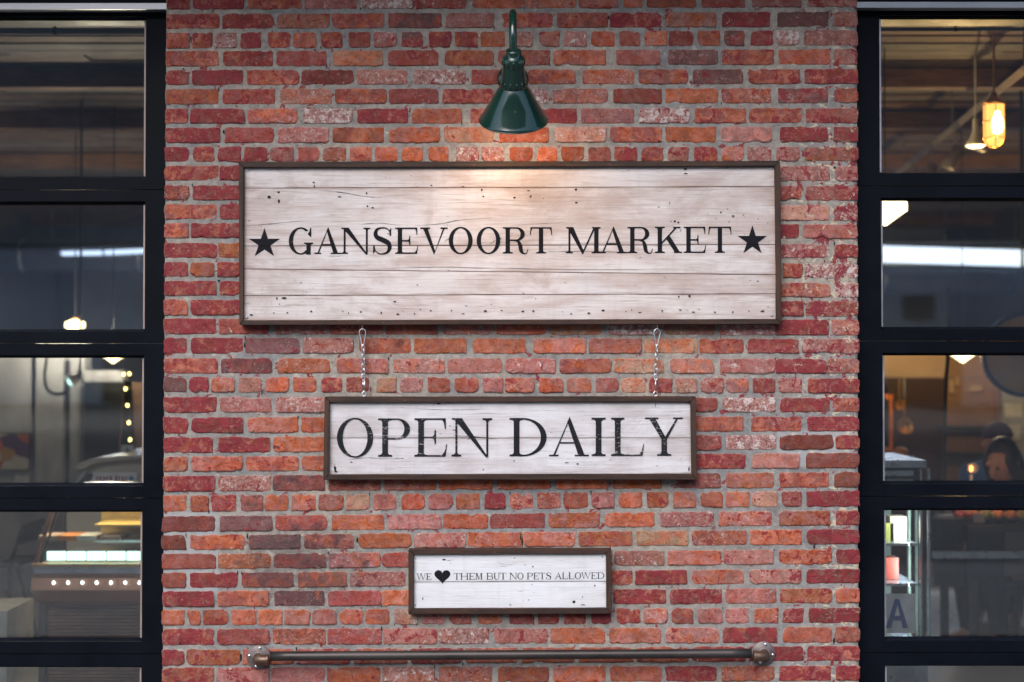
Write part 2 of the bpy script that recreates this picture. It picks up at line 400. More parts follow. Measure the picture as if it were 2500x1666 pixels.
M['black_alu'] = plain('blue_black_painted_aluminium', (0.0030, 0.0045, 0.0088), 0.5, 0.0, 0.2, 5, 0.04, spec=0.09)
M['bead'] = plain('satin_aluminium_bead', (0.36, 0.29, 0.26), 0.5, 0.2, 0.15, 6, 0)
M['flash'] = plain('galvanised_strip', (0.45, 0.45, 0.48), 0.4, 0.6, 0.2, 9, 0.1, stretch=(0.3, 1, 1))

# ------------------------------------------------------------------ brick pier
KIND = {  # linear albedo, remains of red paint, lime haze, share of other tones
    'r': ((0.285, 0.055, 0.046), 0.86, 0.22, 'omo'), 'o': ((0.43, 0.115, 0.055), 0.28, 0.24, 'mop'), 'm': ((0.31, 0.082, 0.062), 0.46, 0.30, 'oor'),
    'p': ((0.38, 0.14, 0.115), 0.36, 0.52, 'mpo'), 't': ((0.43, 0.215, 0.135), 0.20, 0.45, 'poo'), 'w': ((0.36, 0.13, 0.105), 0.42, 1.0, 'mpr'),
    'd': ((0.175, 0.075, 0.070), 0.34, 0.32, 'dmm'), 'b': ((0.25, 0.070, 0.050), 0.0, 0.05, 'b')}
ALT = {}
STRIP = {'L': (390, 2.941), 'R': (1320, 2.941), 'S': (390, 3.485), 'Q': (1890, 3.483), 'X': (980, 3.795), 'C': (980, 3.098)}
# one line per course: top and bottom edge at the left and right end of the pier, then the bricks
ROWS = '''-12 23 -16 17|L 55-215r 240-600r 640-1015m 1045-1415p 1445-1815w 1840-2200m 2245-2615m 2632-2985p|R 275-555p 595-725o 765-1115m 1160-1465m 1520-1870p 1920-2270p
36 70 30 65|L 50-425m 450-815r 845-1215p 1240-1610m 1645-2020d 2055-2397p|R -272-85m 120-480m 500-865r 895-1260p 1305-1645r 1700-2065d 2110-2272p
82 118 75 110|L 50-215m 235-380r 400-550w 580-725r 780-935r 960-1120m 1160-1310m 1360-1510m 1540-1700p 1740-1885d 1935-2090r 2120-2280r 2306-2475o|R -197--60w -5-133p 172-330p 368-530o 568-713m 750-905p 925-1095r 1125-1285o 1320-1460d 1510-1665r 1697-1855w 1893-2272p
126 162 122 157|L 48-420m 460-810r 840-1195m 1250-1600t 1640-2000m 2050-2396o|R -302-65m 95-465o 545-855p 920-1268d 1305-1670m 1710-2075o 2110-2272p
173 207 170 204|L 46-205m 235-595r 630-1000m 1020-1390m 1415-1775p 1825-2190w 2240-2590m|R -88-250m 305-668o 705-1055m 1095-1450d 1497-1860m 1897-2274r
219 254 217 251|L 46-420o 455-825r 865-1230p 1262-1625m 1645-2000m 2035-2396r|R -270-55w 90-480p 525-865m 900-1270o 1300-1650m 1705-2060d 2130-2274m
267 301 266 300|L 44-200r 222-608r 635-985m 1035-1385w 1420-1780r 1815-2165o 2230-2590m|R -85-258r 290-668p 710-1070w 1110-1470m 1500-1875m 1905-2274m
313 349 311 346|L 42-432r 470-815m 855-1210p 1245-1605o 1650-2010o 2045-2393t|R -290-58o 108-468t 498-865m 900-1258o 1295-1655p 1722-2060r 2105-2276m
360 394 360 393|L 40-207r 240-390r 420-580r 610-770r 795-960p 995-1145m 1175-1335o 1365-1520m 1550-1705o 1740-1885o 1935-2070o 2130-2285w 2313-2470p|R -223--58o -20-115o 150-308o 345-500m 530-690r 725-878m 915-1060p 1105-1265r 1300-1455o 1490-1655p 1695-1855p 1900-2276o
406 440 407 442|S 45-497m 512-960r|Q 30-470p 520-706p
454 488 456 489|S 45-245m 285-740r|Q -200-225m 268-706p
500 535 503 538|S 45-480m 515-960r|Q 30-465t 515-706w
546 580 549 582|S 44-240m 268-720r|Q -230-205r 248-708p
594 629 597 629|S 42-485r 500-950o|Q 15-450p 515-708r
641 675 645 678|S 42-243r 265-462o 492-690r|Q 75-235m 265-708w
687 721 693 725|S 42-480r 515-960r|Q 40-475p 525-710w
733 769 737 772|S 40-232m 265-720r|Q -180-245r 270-710m
779 815 782 818|L 32-400r 425-785m 830-1205p 1225-1598m 1625-1990o|X 385-850p 885-1340o 1380-1850t|R 480-870w 890-1255t 1285-1680w 1690-2065r 2090-2284p
826 863 829 862|L 32-192r 228-595r 618-1000d 1030-1390p 1435-1800m 1832-2200o|X 670-1140o 1225-1705o 1740-2225p|R 745-1125t 1140-1455m 1490-1850m 1880-2284p
876 911 877 911|L 32-415m 445-805d 852-1218o 1275-1640p 1680-2045p|X 435-930p 965-1425p 1470-1940m|R 530-880t 935-1240p 1290-1680p 1690-2050r 2066-2284p
922 957 925 959|L 32-190d 212-348r 375-535o 570-730p 765-925o 960-1120o 1165-1308r 1345-1500m 1560-1697t 1728-1887p|X 248-450o 495-715o 760-940p 962-1230p 1280-1495o 1535-1755p 1805-2010p 2040-2258t|R 780-940m 970-1120t 1150-1312p 1334-1490p 1525-1680m 1710-1870p 1920-2284r
971 1007 973 1005|L 32-405r 435-800p 835-1210p|R 895-1265m 1315-1685w 1720-2075r 2098-2284m
1020 1057 1018 1052|L 30-200r 230-595r 635-990o 1020-1390o|R 1080-1450m 1515-1870m 1915-2284r
1069 1105 1063 1096|L 30-380r 425-790r 820-1195o|R 1000-1295m 1335-1688w 1718-2095b 2122-2286o
1116 1151 1107 1142|L 30-197o 230-592o 622-998m 1020-1390o|R 1100-1465r 1520-1855p 1910-2286b
1163 1200 1154 1189|L 25-395r 420-795p 815-1185d 1215-1585m 1615-1980o|C 290-690o 725-1125o 1175-1560o|R 520-870o 935-1290d 1335-1670o 1720-2065m 2110-2286b
1211 1249 1199 1235|L 28-190o 225-350o 375-545r 585-740d 755-920o 952-1115o 1145-1315o 1337-1503t 1540-1697p 1738-1900o 1930-2100p 2130-2295o|C 630-785r 825-990p 1030-1200o 1228-1405o|R 365-525p 565-725o 765-915o 955-1113p 1150-1305o 1330-1495o 1520-1695t 1735-1870m 1910-2286r
1262 1298 1247 1281|L 20-395b 435-805d 835-1200m 1240-1610o 1645-2020p|C 320-650o 672-1080m 1115-1500o|R 465-815o 860-1240p 1280-1655p 1710-2075o 2120-2286m
1308 1342 1293 1328|L 18-185b 222-600o 645-1008d 1040-1392m 1430-1803o 1830-2200p|C 505-910o 926-1310o|R 275-655o 690-1058t 1090-1475m 1505-1870o 1915-2286r
1354 1389 1342 1376|L 20-400b 425-795o 820-1190m 1215-1580p 1600-1960m|R 530-885p 915-1290o 1312-1672p 1715-2085o 2125-2286r
1400 1435 1390 1423|L 18-185b 220-555r 590-960m 995-1340o 1370-1760p|R 290-655r 680-1048r 1090-1455p 1500-1870p 1910-2286r
1445 1481 1437 1471|L 22-388r 420-780m 825-1180d 1210-1588m 1600-1960o|R 525-898r 930-1300r 1330-1690p 1720-2090o 2120-2286o
1490 1526 1485 1520|L 18-175o 205-290o 312-490o 515-690o 708-877o 900-1075o 1097-1268p 1295-1455o 1478-1648o 1690-1850t 1882-2045p 2085-2235m|C 585-760m 820-985m 1035-1190m 1235-1390r 1440-1580r|R 550-712r 740-908p 940-1092m 1130-1300p 1330-1490p 1535-1705o 1740-1885m 1925-2288r
1537 1574 1532 1568|L 22-388r 415-785m 815-1188m 1205-1590m 1605-1990p|C 285-660p 705-1100p 1130-1535o|R 495-860o 900-1280p 1310-1695r 1740-2090o 2120-2288m
1587 1624 1578 1612|L 22-172m 195-580o 600-960o 985-1365m 1395-1775m 1800-2170r 2195-2570m|R -130-240o 280-660o 690-1060m 1090-1470r 1500-1885r 1915-2288r
1631 1668 1626 1661|L 22-388m 412-785p 805-1185p 1205-1580o 1600-1970p|C 285-680p 735-1110o 1155-1540o|R 500-865o 900-1260r 1300-1675o 1715-2080r 2120-2288r'''

def row_y(r, x, k):
    t = (x - 400) / 1695.0
    return r[k] + (r[k + 2] - r[k]) * t

def parse_rows():
    out = []
    for line in ROWS.split('\n'):
        f = line.split('|'); ys = [float(v) for v in f[0].split()]
        br = []
        for seg in f[1:]:
            tk = seg.split(); o, s = STRIP[tk[0]]
            for b in tk[1:]:
                kind = b[-1]; b = b[:-1]; neg = b.startswith('-')
                a, c = (b[1:] if neg else b).split('-', 1)
                x0 = (-float(a) if neg else float(a)); x1 = float(c)
                br.append([o + x0 / s, o + x1 / s, kind, True])
        br.sort()
        full = []
        for b in br:                                   # close what the signs hide
            if full and b[0] - full[-1][1] > 70:
                g0, g1 = full[-1][1] + 11, b[0] - 11
                step = 62 if len(br) > 14 else 137
                m = max(1, round((g1 - g0 + 12) / step)); w = (g1 - g0 + 12) / m
                for i in range(m): full.append([g0 + i * w, g0 + (i + 1) * w - 12, random.choice('rmop'), False])
            full.append(b)
        out.append((ys, full))
    return out

def brick_outline(c, hdr):
    """c: 4 world corners (tl, tr, br, bl) as (x, z); an uneven, chipped outline, clockwise from the top left"""
    tl, tr, br, bl = [Vector(p) for p in c]
    w = (tr - tl).length; h = (tl - bl).length
    rs = [min(h * 0.48, random.choice((0.004, 0.005, 0.007, 0.010, 0.012, 0.018 if hdr else 0.012, 0.020))) for _ in range(4)]
    def pt(u, v): return (tl * (1 - u) + tr * u) * (1 - v) + (bl * (1 - u) + br * u) * v
    pts = []
    nx = 5 if hdr else 13
    for k, (cu, cv, su, sv) in enumerate(((0, 0, 1, 1), (1, 0, -1, 1), (1, 1, -1, -1), (0, 1, 1, -1))):
        r = rs[k]; ru, rv = r / w, r / h * random.uniform(0.7, 1.1)
        arc = []
        for a in (0, 30, 60, 90):
            ca, sa = math.cos(rad(a)), math.sin(rad(a))
            arc.append((cu + su * ru * (1 - sa), cv + sv * rv * (1 - ca)))
        if k in (0, 2): arc = arc[::-1] if k == 0 else arc[::-1]
        # order so that the walk is tl -> tr -> br -> bl
        if k == 0: arc = [(cu + su * ru * (1 - math.cos(rad(a))), cv + sv * rv * (1 - math.sin(rad(a)))) for a in (0, 30, 60, 90)]
        if k == 1: arc = [(cu + su * ru * (1 - math.sin(rad(a))), cv + sv * rv * (1 - math.cos(rad(a)))) for a in (0, 30, 60, 90)]
        if k == 2: arc = [(cu + su * ru * (1 - math.cos(rad(a))), cv + sv * rv * (1 - math.sin(rad(a)))) for a in (0, 30, 60, 90)]
        if k == 3: arc = [(cu + su * ru * (1 - math.sin(rad(a))), cv + sv * rv * (1 - math.cos(rad(a)))) for a in (0, 30, 60, 90)]
        pts += arc
        a, b = arc[-1], None
        m = nx if k in (0, 2) else 2
        nxt = ((1 - rs[1] / w, 0), (1, 1 - rs[2] / h), (rs[3] / w, 1), (0, rs[0] / h))[k]
        for i in range(1, m + 1):
            t = i / (m + 1); pts.append((a[0] + (nxt[0] - a[0]) * t, a[1] + (nxt[1] - a[1]) * t))
    out = []
    s = random.uniform(0, 100); amp = random.uniform(0.0020, 0.0044)
    nib = random.random() < 0.2; nx0 = random.random(); nd = random.uniform(0.003, 0.007); ntop = random.random() < 0.5
    for u, v in pts:
        p = pt(u, v)
        q = Vector((p.x * 55 + s, p.y * 55, s)); e = noise.noise_vector(q) * amp + noise.noise_vector(q * 3.1) * amp * 0.55
        p = p + Vector((e.x, e.y))
        if nib and abs(u - nx0) < 0.07 and (v < 0.03 if ntop else v > 0.97): p.y += -nd if ntop else nd
        out.append(p)
    return out

def brick_mesh(bm, lay, c, kind, hdr, prot, depth=0.05):
    tint, par, altl = lay
    base, paint, haze, others = KIND[kind]
    ak = random.choice(others); alt = ALT.get(ak) or KIND[ak][0]
    o = brick_outline(c, hdr)
    cx = sum((p.x for p in o)) / len(o); cz = sum((p.y for p in o)) / len(o)
    smooth = kind == 'b'
    tx, tz = random.uniform(-0.012, 0.012), random.uniform(-0.02, 0.02)
    def yy(p, b): return b + (p.x - cx) * tx + (p.y - cz) * tz
    rings = []
    for inset, y, rim in ((0, depth, 1.0), (0, -prot * 0.3, 1.0), (0.0010, -prot * 0.9, 0.85), (0.0050, -prot, 0.25)):
        ring = []
        for p in o:
            d = Vector((cx - p.x, (cz - p.y)))
            dd = Vector((max(-1, min(1, d.x / 0.02)), max(-1, min(1, d.y / 0.02))))
            q = p + dd * inset * (1 if rim == 1 or smooth else random.uniform(0.6, 1.4))
            ring.append((bm.verts.new((q.x, yy(q, y) + (0 if rim == 1 else random.uniform(-0.0006, 0.0006)), q.y)), rim))
        rings.append(ring)
    fs = []
    for a, b in zip(rings, rings[1:]):
        for i in range(len(a)):
            j = (i + 1) % len(a)
            f = bm.faces.new((a[i][0], b[i][0], b[j][0], a[j][0])); fs.append(f)
    m = bm.verts.new((cx, yy(Vector((cx, cz)), -prot - random.uniform(0, 0.0012)), cz))
    last = rings[-1]; cap = []
    for i in range(len(last)):
        cap.append(bm.faces.new((last[i][0], m, last[(i + 1) % len(last)][0])))
    edge_ = max(0, abs(cx) - 0.62) * 0.32 + (0.10 if cx > 0.9 else 0) if kind != 'b' else 0
    j = [random.gauss(0, 0.05) for _ in range(3)]; g = random.gauss(1, 0.12)
    col = [max(0.02, b * g * (1 + e)) for b, e in zip(base, j)]
    ga = g * random.uniform(.85, 1.12); alt4 = (*[max(.02, x * ga) for x in alt], 1)
    pr = (min(1, max(0, paint + edge_ + random.gauss(0, 0.14))) if not smooth else 0, min(1, max(0, haze + random.gauss(0, 0.13))) if not smooth else 0.05, random.random(), 1)
    for ring in rings:
        for vv, rim in ring: vv[tint] = (*col, rim if not smooth else rim * 0.3); vv[par] = pr; vv[altl] = alt4
    m[tint] = (*col, 0.0); m[par] = pr; m[altl] = alt4
    for f in fs: f.smooth = True

def new_brick_bm():
    bm = bmesh.new()
    return bm, (bm.verts.layers.float_color.new('tint'), bm.verts.layers.float_color.new('par'), bm.verts.layers.float_color.new('alt'))

rows = parse_rows()
X_L, X_R = P(402, 833).x, P(2093, 833).x
wall = empty('brick_wall', (0, 0, 0), 'wide pier of old red brick carrying the three wooden signs between two glazed doors', 'brick wall')

# mortar bed: a gently uneven sheet with the pier's side returns behind it
ZT, ZB = P(1250, 0).z, P(1250, 1666).z
XL0, XL1, XR0, XR1 = P(396.5, 1666).x, P(405.5, 0).x, P(2097, 1666).x, P(2092, 0).x
def mortar_bed():
    bm = bmesh.new(); nx, nz = 150, 210; x0, x1, z0, z1 = X_L + 0.004, X_R - 0.004, -0.02, 3.5
    g = []
    for i in range(nx + 1):
        r = []
        for k in range(nz + 1):
            z = z0 + (z1 - z0) * k / nz; f = (z - ZB) / (ZT - ZB); xa, xb = XL0 + (XL1 - XL0) * f, XR0 + (XR1 - XR0) * f; x = xa + (xb - xa) * i / nx
            q = Vector((x * 16, z * 16, 3.3))
            y = 0.0002 + noise.noise(q) * 0.0024 + noise.noise(q * 3.3) * 0.0016
            ex = 0.0
            if i in (0, nx): ex = (noise.noise(Vector((0, z * 14, 5 * i))) - 0.1) * 0.004; y += 0.003
            r.append(bm.verts.new((x + (ex if i else -ex), y, z)))
        g.append(r)
    for i in range(nx):
        for k in range(nz):
            f = bm.faces.new((g[i][k], g[i + 1][k], g[i + 1][k + 1], g[i][k + 1])); f.smooth = True
    for col in (g[0], g[nx]):
        back = [bm.verts.new((v.co.x, 0.32, v.co.z)) for v in col]
        for k in range(nz): bm.faces.new((col[k], col[k + 1], back[k + 1], back[k]))
    return obj('mortar', bm, M['mortar'], wall)
mortar_bed()

def corners(ys, x0, x1, g=0.0):
    c = []
    for x, k in ((x0, 0), (x1, 0), (x1, 1), (x0, 1)):
        p = P(x, row_y(ys, x, k) + (g if k else -g)); c.append((p.x, p.z))
    return c

todo = []
for ri, (ys, br) in enumerate(rows):
    hdr = len(br) > 16 or ri == 14
    for i, (a, b, kind, seen) in enumerate(br):
        end = i == 0 or i == len(br) - 1
        todo.append((corners(ys, a - 1.3, b + 1.3, 1.0), kind, (b - a) < 80, seen, end, (b - a)))
# courses above and below the picture
pitch = 46.3
for k in list(range(1, 10)) + list(range(-8, 0)):
    base = rows[-1][0] if k > 0 else rows[0][0]
    ys = [v + pitch * k for v in base]
    top = P(1250, ys[0]).z
    if top > 3.47 or P(1250, ys[1]).z < -0.01: continue
    hd = k % 6 == 3; step = 66 if hd else 137
    x = 398 - (0 if k % 2 else step * 0.5)
    while x < 2090:
        a, b = max(x, 397), min(x + step - 12, 2097)
        if b - a > 25: todo.append((corners(ys, a, b), random.choice('rmmopo'), hd, False, a == 397 or b == 2097, b - a))
        x += step + random.uniform(-3, 3)
order = sorted(range(len(todo)), key=lambda i: -(todo[i][5] if todo[i][3] else 0))
single = set(order[:298])
bm_rest, lay_rest = new_brick_bm()
for i, (c, kind, hdr, seen, end, w) in enumerate(todo):
    prot = random.choice((0.0020, 0.0026, 0.0034, 0.0044)) if kind != 'b' else 0.004
    dep = 0.095 if end else 0.035
    if i in single:
        bm, lay = new_brick_bm(); brick_mesh(bm, lay, c, kind, hdr, prot, dep); obj('brick', bm, M['brick'], wall)
    else: brick_mesh(bm_rest, lay_rest, c, kind, hdr, prot, dep)
# open gaps where the pointing has fallen out
bm = bmesh.new(); rg = random.Random(4)
gaps = [(1275, 1322, 3.2, 13), (1271, 1312, 2.2, 9), (588, 1604, 3.5, 11), (1485, 43, 4, 6), (546, 322, 4, 7), (466, 96, 2.2, 11), (534, 552, 3.5, 4), (534, 686, 4, 3), (448, 169, 3, 3), (604, 1310, 2.5, 9), (872, 1318, 3.5, 9), (1984, 1360, 4.5, 12), (1988, 1335, 3, 9), (1981, 1400, 4, 9), (2036, 1565, 3.5, 9), (1611, 73, 2.5, 4), (2062, 33, 3, 3), (597, 844, 3, 9), (1910, 1210, 2.2, 10), (440, 1570, 4, 3), (2038, 410, 5, 4)]
for c, kind, hdr, seen, end, w in todo:
    if seen and rg.random() < 0.10:
        k = rg.choice((0, 1, 2, 3)); x, z = c[k]
        gaps.append((x, z, rg.uniform(1.0, 2.2), rg.uniform(2.5, 8)) if True else None)
for gx_, gy_, w, h in gaps:
    p = P(gx_, gy_, -.003) if gx_ > 10 else Vector((gx_, -.003, gy_)); n_ = 10; s_ = rg.random() * 50
    vs = []
    for i in range(n_):
        a = -2 * math.pi * i / n_; q = 0.6 + 0.8 * abs(noise.noise(Vector((s_ + i * 1.3, gx_, 0))))
        vs.append(bm.verts.new((p.x + math.cos(a) * w * .0015 * q, p.y, p.z + math.sin(a) * h * .0015 * q)))
    f = bm.faces.new(vs); f.normal_update()
    if f.normal.y > 0: f.normal_flip()
me = bpy.data.meshes.new('open_joints'); bm.to_mesh(me); bm.free(); me.materials.append(M['hole']); link_mesh('open_joints', me, wall)['kind'] = 'stuff'
rest = obj('header_bricks', bm_rest, M['brick'], wall); rest['kind'] = 'stuff'

# ------------------------------------------------------------------ lettering (own outlines; cap height 1, width w)
def rect(x0, y0, x1, y1): return [(x0, y0), (x1, y0), (x1, y1), (x0, y1)]
def stem(x, t, hb=0.11, ht=0.11, s=0.042, b=0.05, y0=0.0, y1=1.0):
    """upright with bracketed slab serifs reaching hb / ht beyond each side (0 leaves the serif off)"""
    l, r = x, x + t; p = []
    if hb: p += [(l - hb, y0), (r + hb, y0), (r + hb, y0 + s), (r + b * 0.6, y0 + s + 0.012), (r, y0 + s + b)]
    else: p += [(l, y0), (r, y0)]
    if ht: p += [(r, y1 - s - b), (r + b * 0.6, y1 - s - 0.012), (r + ht, y1 - s), (r + ht, y1), (l - ht, y1), (l - ht, y1 - s), (l - b * 0.6, y1 - s - 0.012), (l, y1 - s - b)]
    else: p += [(r, y1), (l, y1)]
    if hb: p += [(l, y0 + s + b), (l - b * 0.6, y0 + s + 0.012), (l - hb, y0 + s)]
    return [p]
def band(outer, inner):
    return [[outer[i], outer[i + 1], inner[i + 1], inner[i]] for i in range(len(outer) - 1)]
def arc(cx, cy, rx, ry, a0, a1, n=28, e=1.0):
    o = []
    for i in range(n + 1):
        a = rad(a0 + (a1 - a0) * i / n); c, s_ = math.cos(a), math.sin(a)
        o.append((cx + rx * math.copysign(abs(c) ** e, c), cy + ry * math.copysign(abs(s_) ** e, s_)))
    return o
def diag(x0, x1, t, y0=0.0, y1=1.0): return [[(x0, y0), (x0 + t, y0), (x1 + t, y1), (x1, y1)]]
def slab(x0, x1, y0, y1): return [rect(x0, y0, x1, y1)]
def halfbowl(x, w, y0, y1, T_, t, x0): 
    m = (y0 + y1) / 2; ry = (y1 - y0) / 2; rx = min(w - x, ry * 1.25); cx = w - rx
    q = band(arc(cx, m, rx, ry, 90, -90), arc(cx, m, rx - T_, ry - t, 90, -90))
    return q + slab(x0, cx, y1 - t, y1) + slab(x0, cx, y0, y0 + t)
def beak_r(w, yb, t): # serif dropping from an arm end at x = w (top) for E, T, L, F
    return [[(w - 0.10, yb), (w, yb), (w, yb - 0.22), (w - 0.03, yb - 0.22), (w - 0.055, yb - 0.08)]]
def ribbon(pts, th, n=8):
    P3 = smooth_path([(x, y, h) for (x, y), h in zip(pts, th)], n); o, i_ = [], []
    for k in range(len(P3)):
        a, b = P3[max(0, k - 1)], P3[min(len(P3) - 1, k + 1)]
        d = Vector((b.x - a.x, b.y - a.y)).normalized(); nn = Vector((-d.y, d.x)); h = P3[k].z / 2
        o.append((P3[k].x + nn.x * h, P3[k].y + nn.y * h)); i_.append((P3[k].x - nn.x * h, P3[k].y - nn.y * h))
    return band(o, i_)

def glyph(ch, w, T_=0.15, t=0.042):
    h = 0.10
    if ch == 'O': return band(arc(w / 2, .5, w / 2, .52, 90, 450, 56), arc(w / 2, .5, w / 2 - T_, .52 - t, 90, 450, 56))
    if ch in 'GC':
        q = band(arc(w * .53, .5, w * .53, .52, 50, 312, 44), arc(w * .53, .5, w * .53 - T_, .52 - t, 50, 312, 44))
        q += [[(w - .04, 1.0), (w - .075, .86), (w - .14, .76), (w - .035, .66), (w, .66), (w, 1.0)]]
        q += stem(w - T_ - .02, T_, 0, h * .9, y0=-.02, y1=.44)
        q += [[(w * .75, .02), (w - T_ - .02, .12), (w - T_ - .02, .05), (w * .78, -.02)]]
        return q
    if ch == 'S':
        X = lambda p: [(x * w, y) for x, y in p]
        q = ribbon(X([(.93, .72), (.86, .88), (.70, .975), (.47, .995), (.22, .93), (.13, .77), (.22, .63), (.50, .535), (.80, .42), (.89, .24), (.78, .07), (.52, .0), (.30, .015), (.12, .13), (.05, .31)]),
                   [.02, .03, .045, .05, .10, .15, .17, .19, .18, .15, .10, .05, .045, .03, .02])
        return q + [X([(.97, 1.0), (.86, .88), (.90, .69), (.97, .69)]), X([(.0, -.01), (.13, .12), (.08, .33), (.0, .33)])]
    if ch == 'D': return stem(h, T_) + halfbowl(h + T_, w, 0, 1, T_, t, h)
    if ch == 'P': return stem(h, T_) + halfbowl(h + T_, w, .45, 1, T_, t, h)
    if ch == 'B': return stem(h, T_) + halfbowl(h + T_, w * .94, .5, 1, T_ * .9, t, h) + halfbowl(h + T_, w, 0, .54, T_, t, h)
    if ch == 'R':
        q = stem(h, T_) + halfbowl(h + T_, w * .86, .48, 1, T_, t, h)
        return q + ribbon([(w * .45, .50), (w * .60, .46), (w * .68, .30), (w * .72, .10), (w * .82, .0), (w * .93, .02), (w * .985, .17)], [.04, .09, .145, .14, .06, .035, .025])
    if ch == 'A':
        T2 = T_ * 1.08; ap = w * .5
        q = [[(w - h - T2 * 1.05, 0), (w - h, 0), (ap + .02, 1.03), (ap - .045, .90)]]
        q += [[(h * .95, 0), (h * .95 + t * 1.3, 0), (ap, .93), (ap + .01, 1.0)]]
        q += slab(w * .27, w * .70, .33, .33 + t)
        return q + slab(0, 2.2 * h + .03, 0, t) + slab(w - h * 2.1 - T2, w, 0, t)
    if ch == 'N':
        q = stem(h * .9, t * 1.4, h, 0, y1=.97) + stem(w - h - t * 1.3, t * 1.4, 0, h, y0=-.01)
        return q + [[(h * .35, 1.0), (h * .9 + T_ * 1.15, 1.0), (w - h + t * .1, -.03), (w - h - T_ * .35, -.03)]] + slab(0, h, 1 - t, 1)
    if ch == 'M':
        q = stem(h * .9, t * 1.4, h, 0, y1=.97) + stem(w - h - T_, T_, h, h * .8)
        q += [[(h * .4, 1.0), (h * .9 + T_ * 1.1, 1.0), (w * .50, .10), (w * .46, -.03)]]
        return q + [[(w * .44, -.03), (w * .485, -.03), (w - h - T_ + .06, 1.0), (w - h - T_ - .01, 1.0)]] + slab(0, h, 1 - t, 1)
    if ch == 'V' or ch == 'Y':
        if ch == 'Y':
            T2 = T_; q = stem(w * .5 - T_ * .45, T_, h * 1.1, 0, y1=.46)
            q += [[(w * .5 - T_ * .45, .44), (w * .5 + T_ * .45, .44), (h + T2 * 1.05, 1), (h * .9, 1)], [(w * .5 + .0, .44), (w * .5 + T_ * .5, .42), (w - h * 1.1, 1), (w - h * 1.1 - t * 1.3, 1)]]
        else:
            T2 = T_ * 1.05
            q = [[(w * .50, -.03), (w * .545, .10), (h + T2, 1), (h * .9, 1)], [(w * .50, -.03), (w * .53, .03), (w - h, 1), (w - h - t * 1.3, 1)]]
        return q + slab(0, 2 * h + T2, 1 - t, 1) + slab(w - 2.2 * h - t, w, 1 - t, 1)
    if ch == 'W':
        q = []
        for a, b in ((0, .54), (.36, 1.0)):
            x0, x1 = a * w, b * w; m = (x0 + x1) / 2 + .02
            q += [[(m - .01, -.03), (m + .04, .10), (x0 + h * .8 + T_ * .8, 1), (x0 + h * .8, 1)], [(m - .01, -.03), (m + .03, .03), (x1 - h * .8, 1), (x1 - h * .8 - t * 1.2, 1)]]
            q += slab(x0, x0 + 1.7 * h + T_ * .8, 1 - t, 1)
        return q + slab(w - 1.8 * h, w, 1 - t, 1)
    if ch == 'T':
        return stem((w - T_) / 2, T_, h * 1.1, 0, y1=1.0) + slab(.02, w - .02, 1 - t, 1) + [[(0, .70), (.03, .70), (.055, .88), (.13, 1), (.02, 1)], [(w, .70), (w - .03, .70), (w - .055, .88), (w - .13, 1), (w - .02, 1)]]
    if ch in 'EL':
        q = stem(h, T_, h, h)
        q += slab(h, w - .04, 0, t) + [[(w - .16, 0), (w - .04, 0), (w, .32), (w - .025, .32), (w - .06, .14)]]
        if ch == 'E':
            q += slab(h, w - .06, 1 - t, 1) + [[(w - .15, 1), (w - .035, 1), (w - .03, .72), (w - .055, .72), (w - .085, .88)]]
            q += slab(h, w * .62, .5 - t / 2, .5 + t / 2) + [[(w * .62, .33), (w * .66, .33), (w * .66, .69), (w * .62, .69), (w * .60, .56), (w * .52, .5), (w * .60, .45)]]
        return q
    if ch == 'H': return stem(h, T_) + stem(w - h - T_, T_) + slab(h, w - h, .5, .5 + t)
    if ch == 'I': return stem((w - T_) / 2, T_)
    if ch == 'U':
        q = stem(h, T_, 0, h, y0=.32) + stem(w - h - t * 1.4, t * 1.4, 0, h, y0=.32)
        return q + band(arc((w) / 2 , .34, w / 2 - h, .36, 180, 360), arc((w + T_ - t) / 2, .34, w / 2 - h - (T_ + t) / 2, .36 - t, 180, 360))
    if ch == 'K':
        q = stem(h, T_)
        q += [[(h + T_ * .6, .36), (h + T_ * .6 + .035, .31), (w - h * 1.6, 1), (w - h * 1.6 - t * 1.5, 1)], [(w * .40, .56), (w * .40 + T_ * .9, .66), (w - h * .6, 0), (w - h * .6 - T_ * 1.2, 0)]]
        return q + slab(w - 3.4 * h, w - .6 * h, 1 - t, 1) + slab(w - 2.9 * h - .02, w, 0, t)
    if ch == '*':
        o = []
        for i in range(10):
            a = rad(90 + 36 * i); r = .62 if i % 2 == 0 else .235; o.append((w / 2 + r * math.cos(a) * w / 1.18, .46 + r * math.sin(a)))
        return [[o[i], o[(i + 1) % 10], (w / 2, .46)] for i in range(10)]
    if ch == '<':   # heart
        o = []
        for i in range(40):
            a = 2 * math.pi * i / 40
            o.append((w / 2 + 16 * math.sin(a) ** 3 / 32 * w, .53 + (13 * math.cos(a) - 5 * math.cos(2 * a) - 2 * math.cos(3 * a) - math.cos(4 * a)) / 29))
        return [[o[i], o[(i + 1) % 40], (w / 2, .5)] for i in range(40)]
    return []

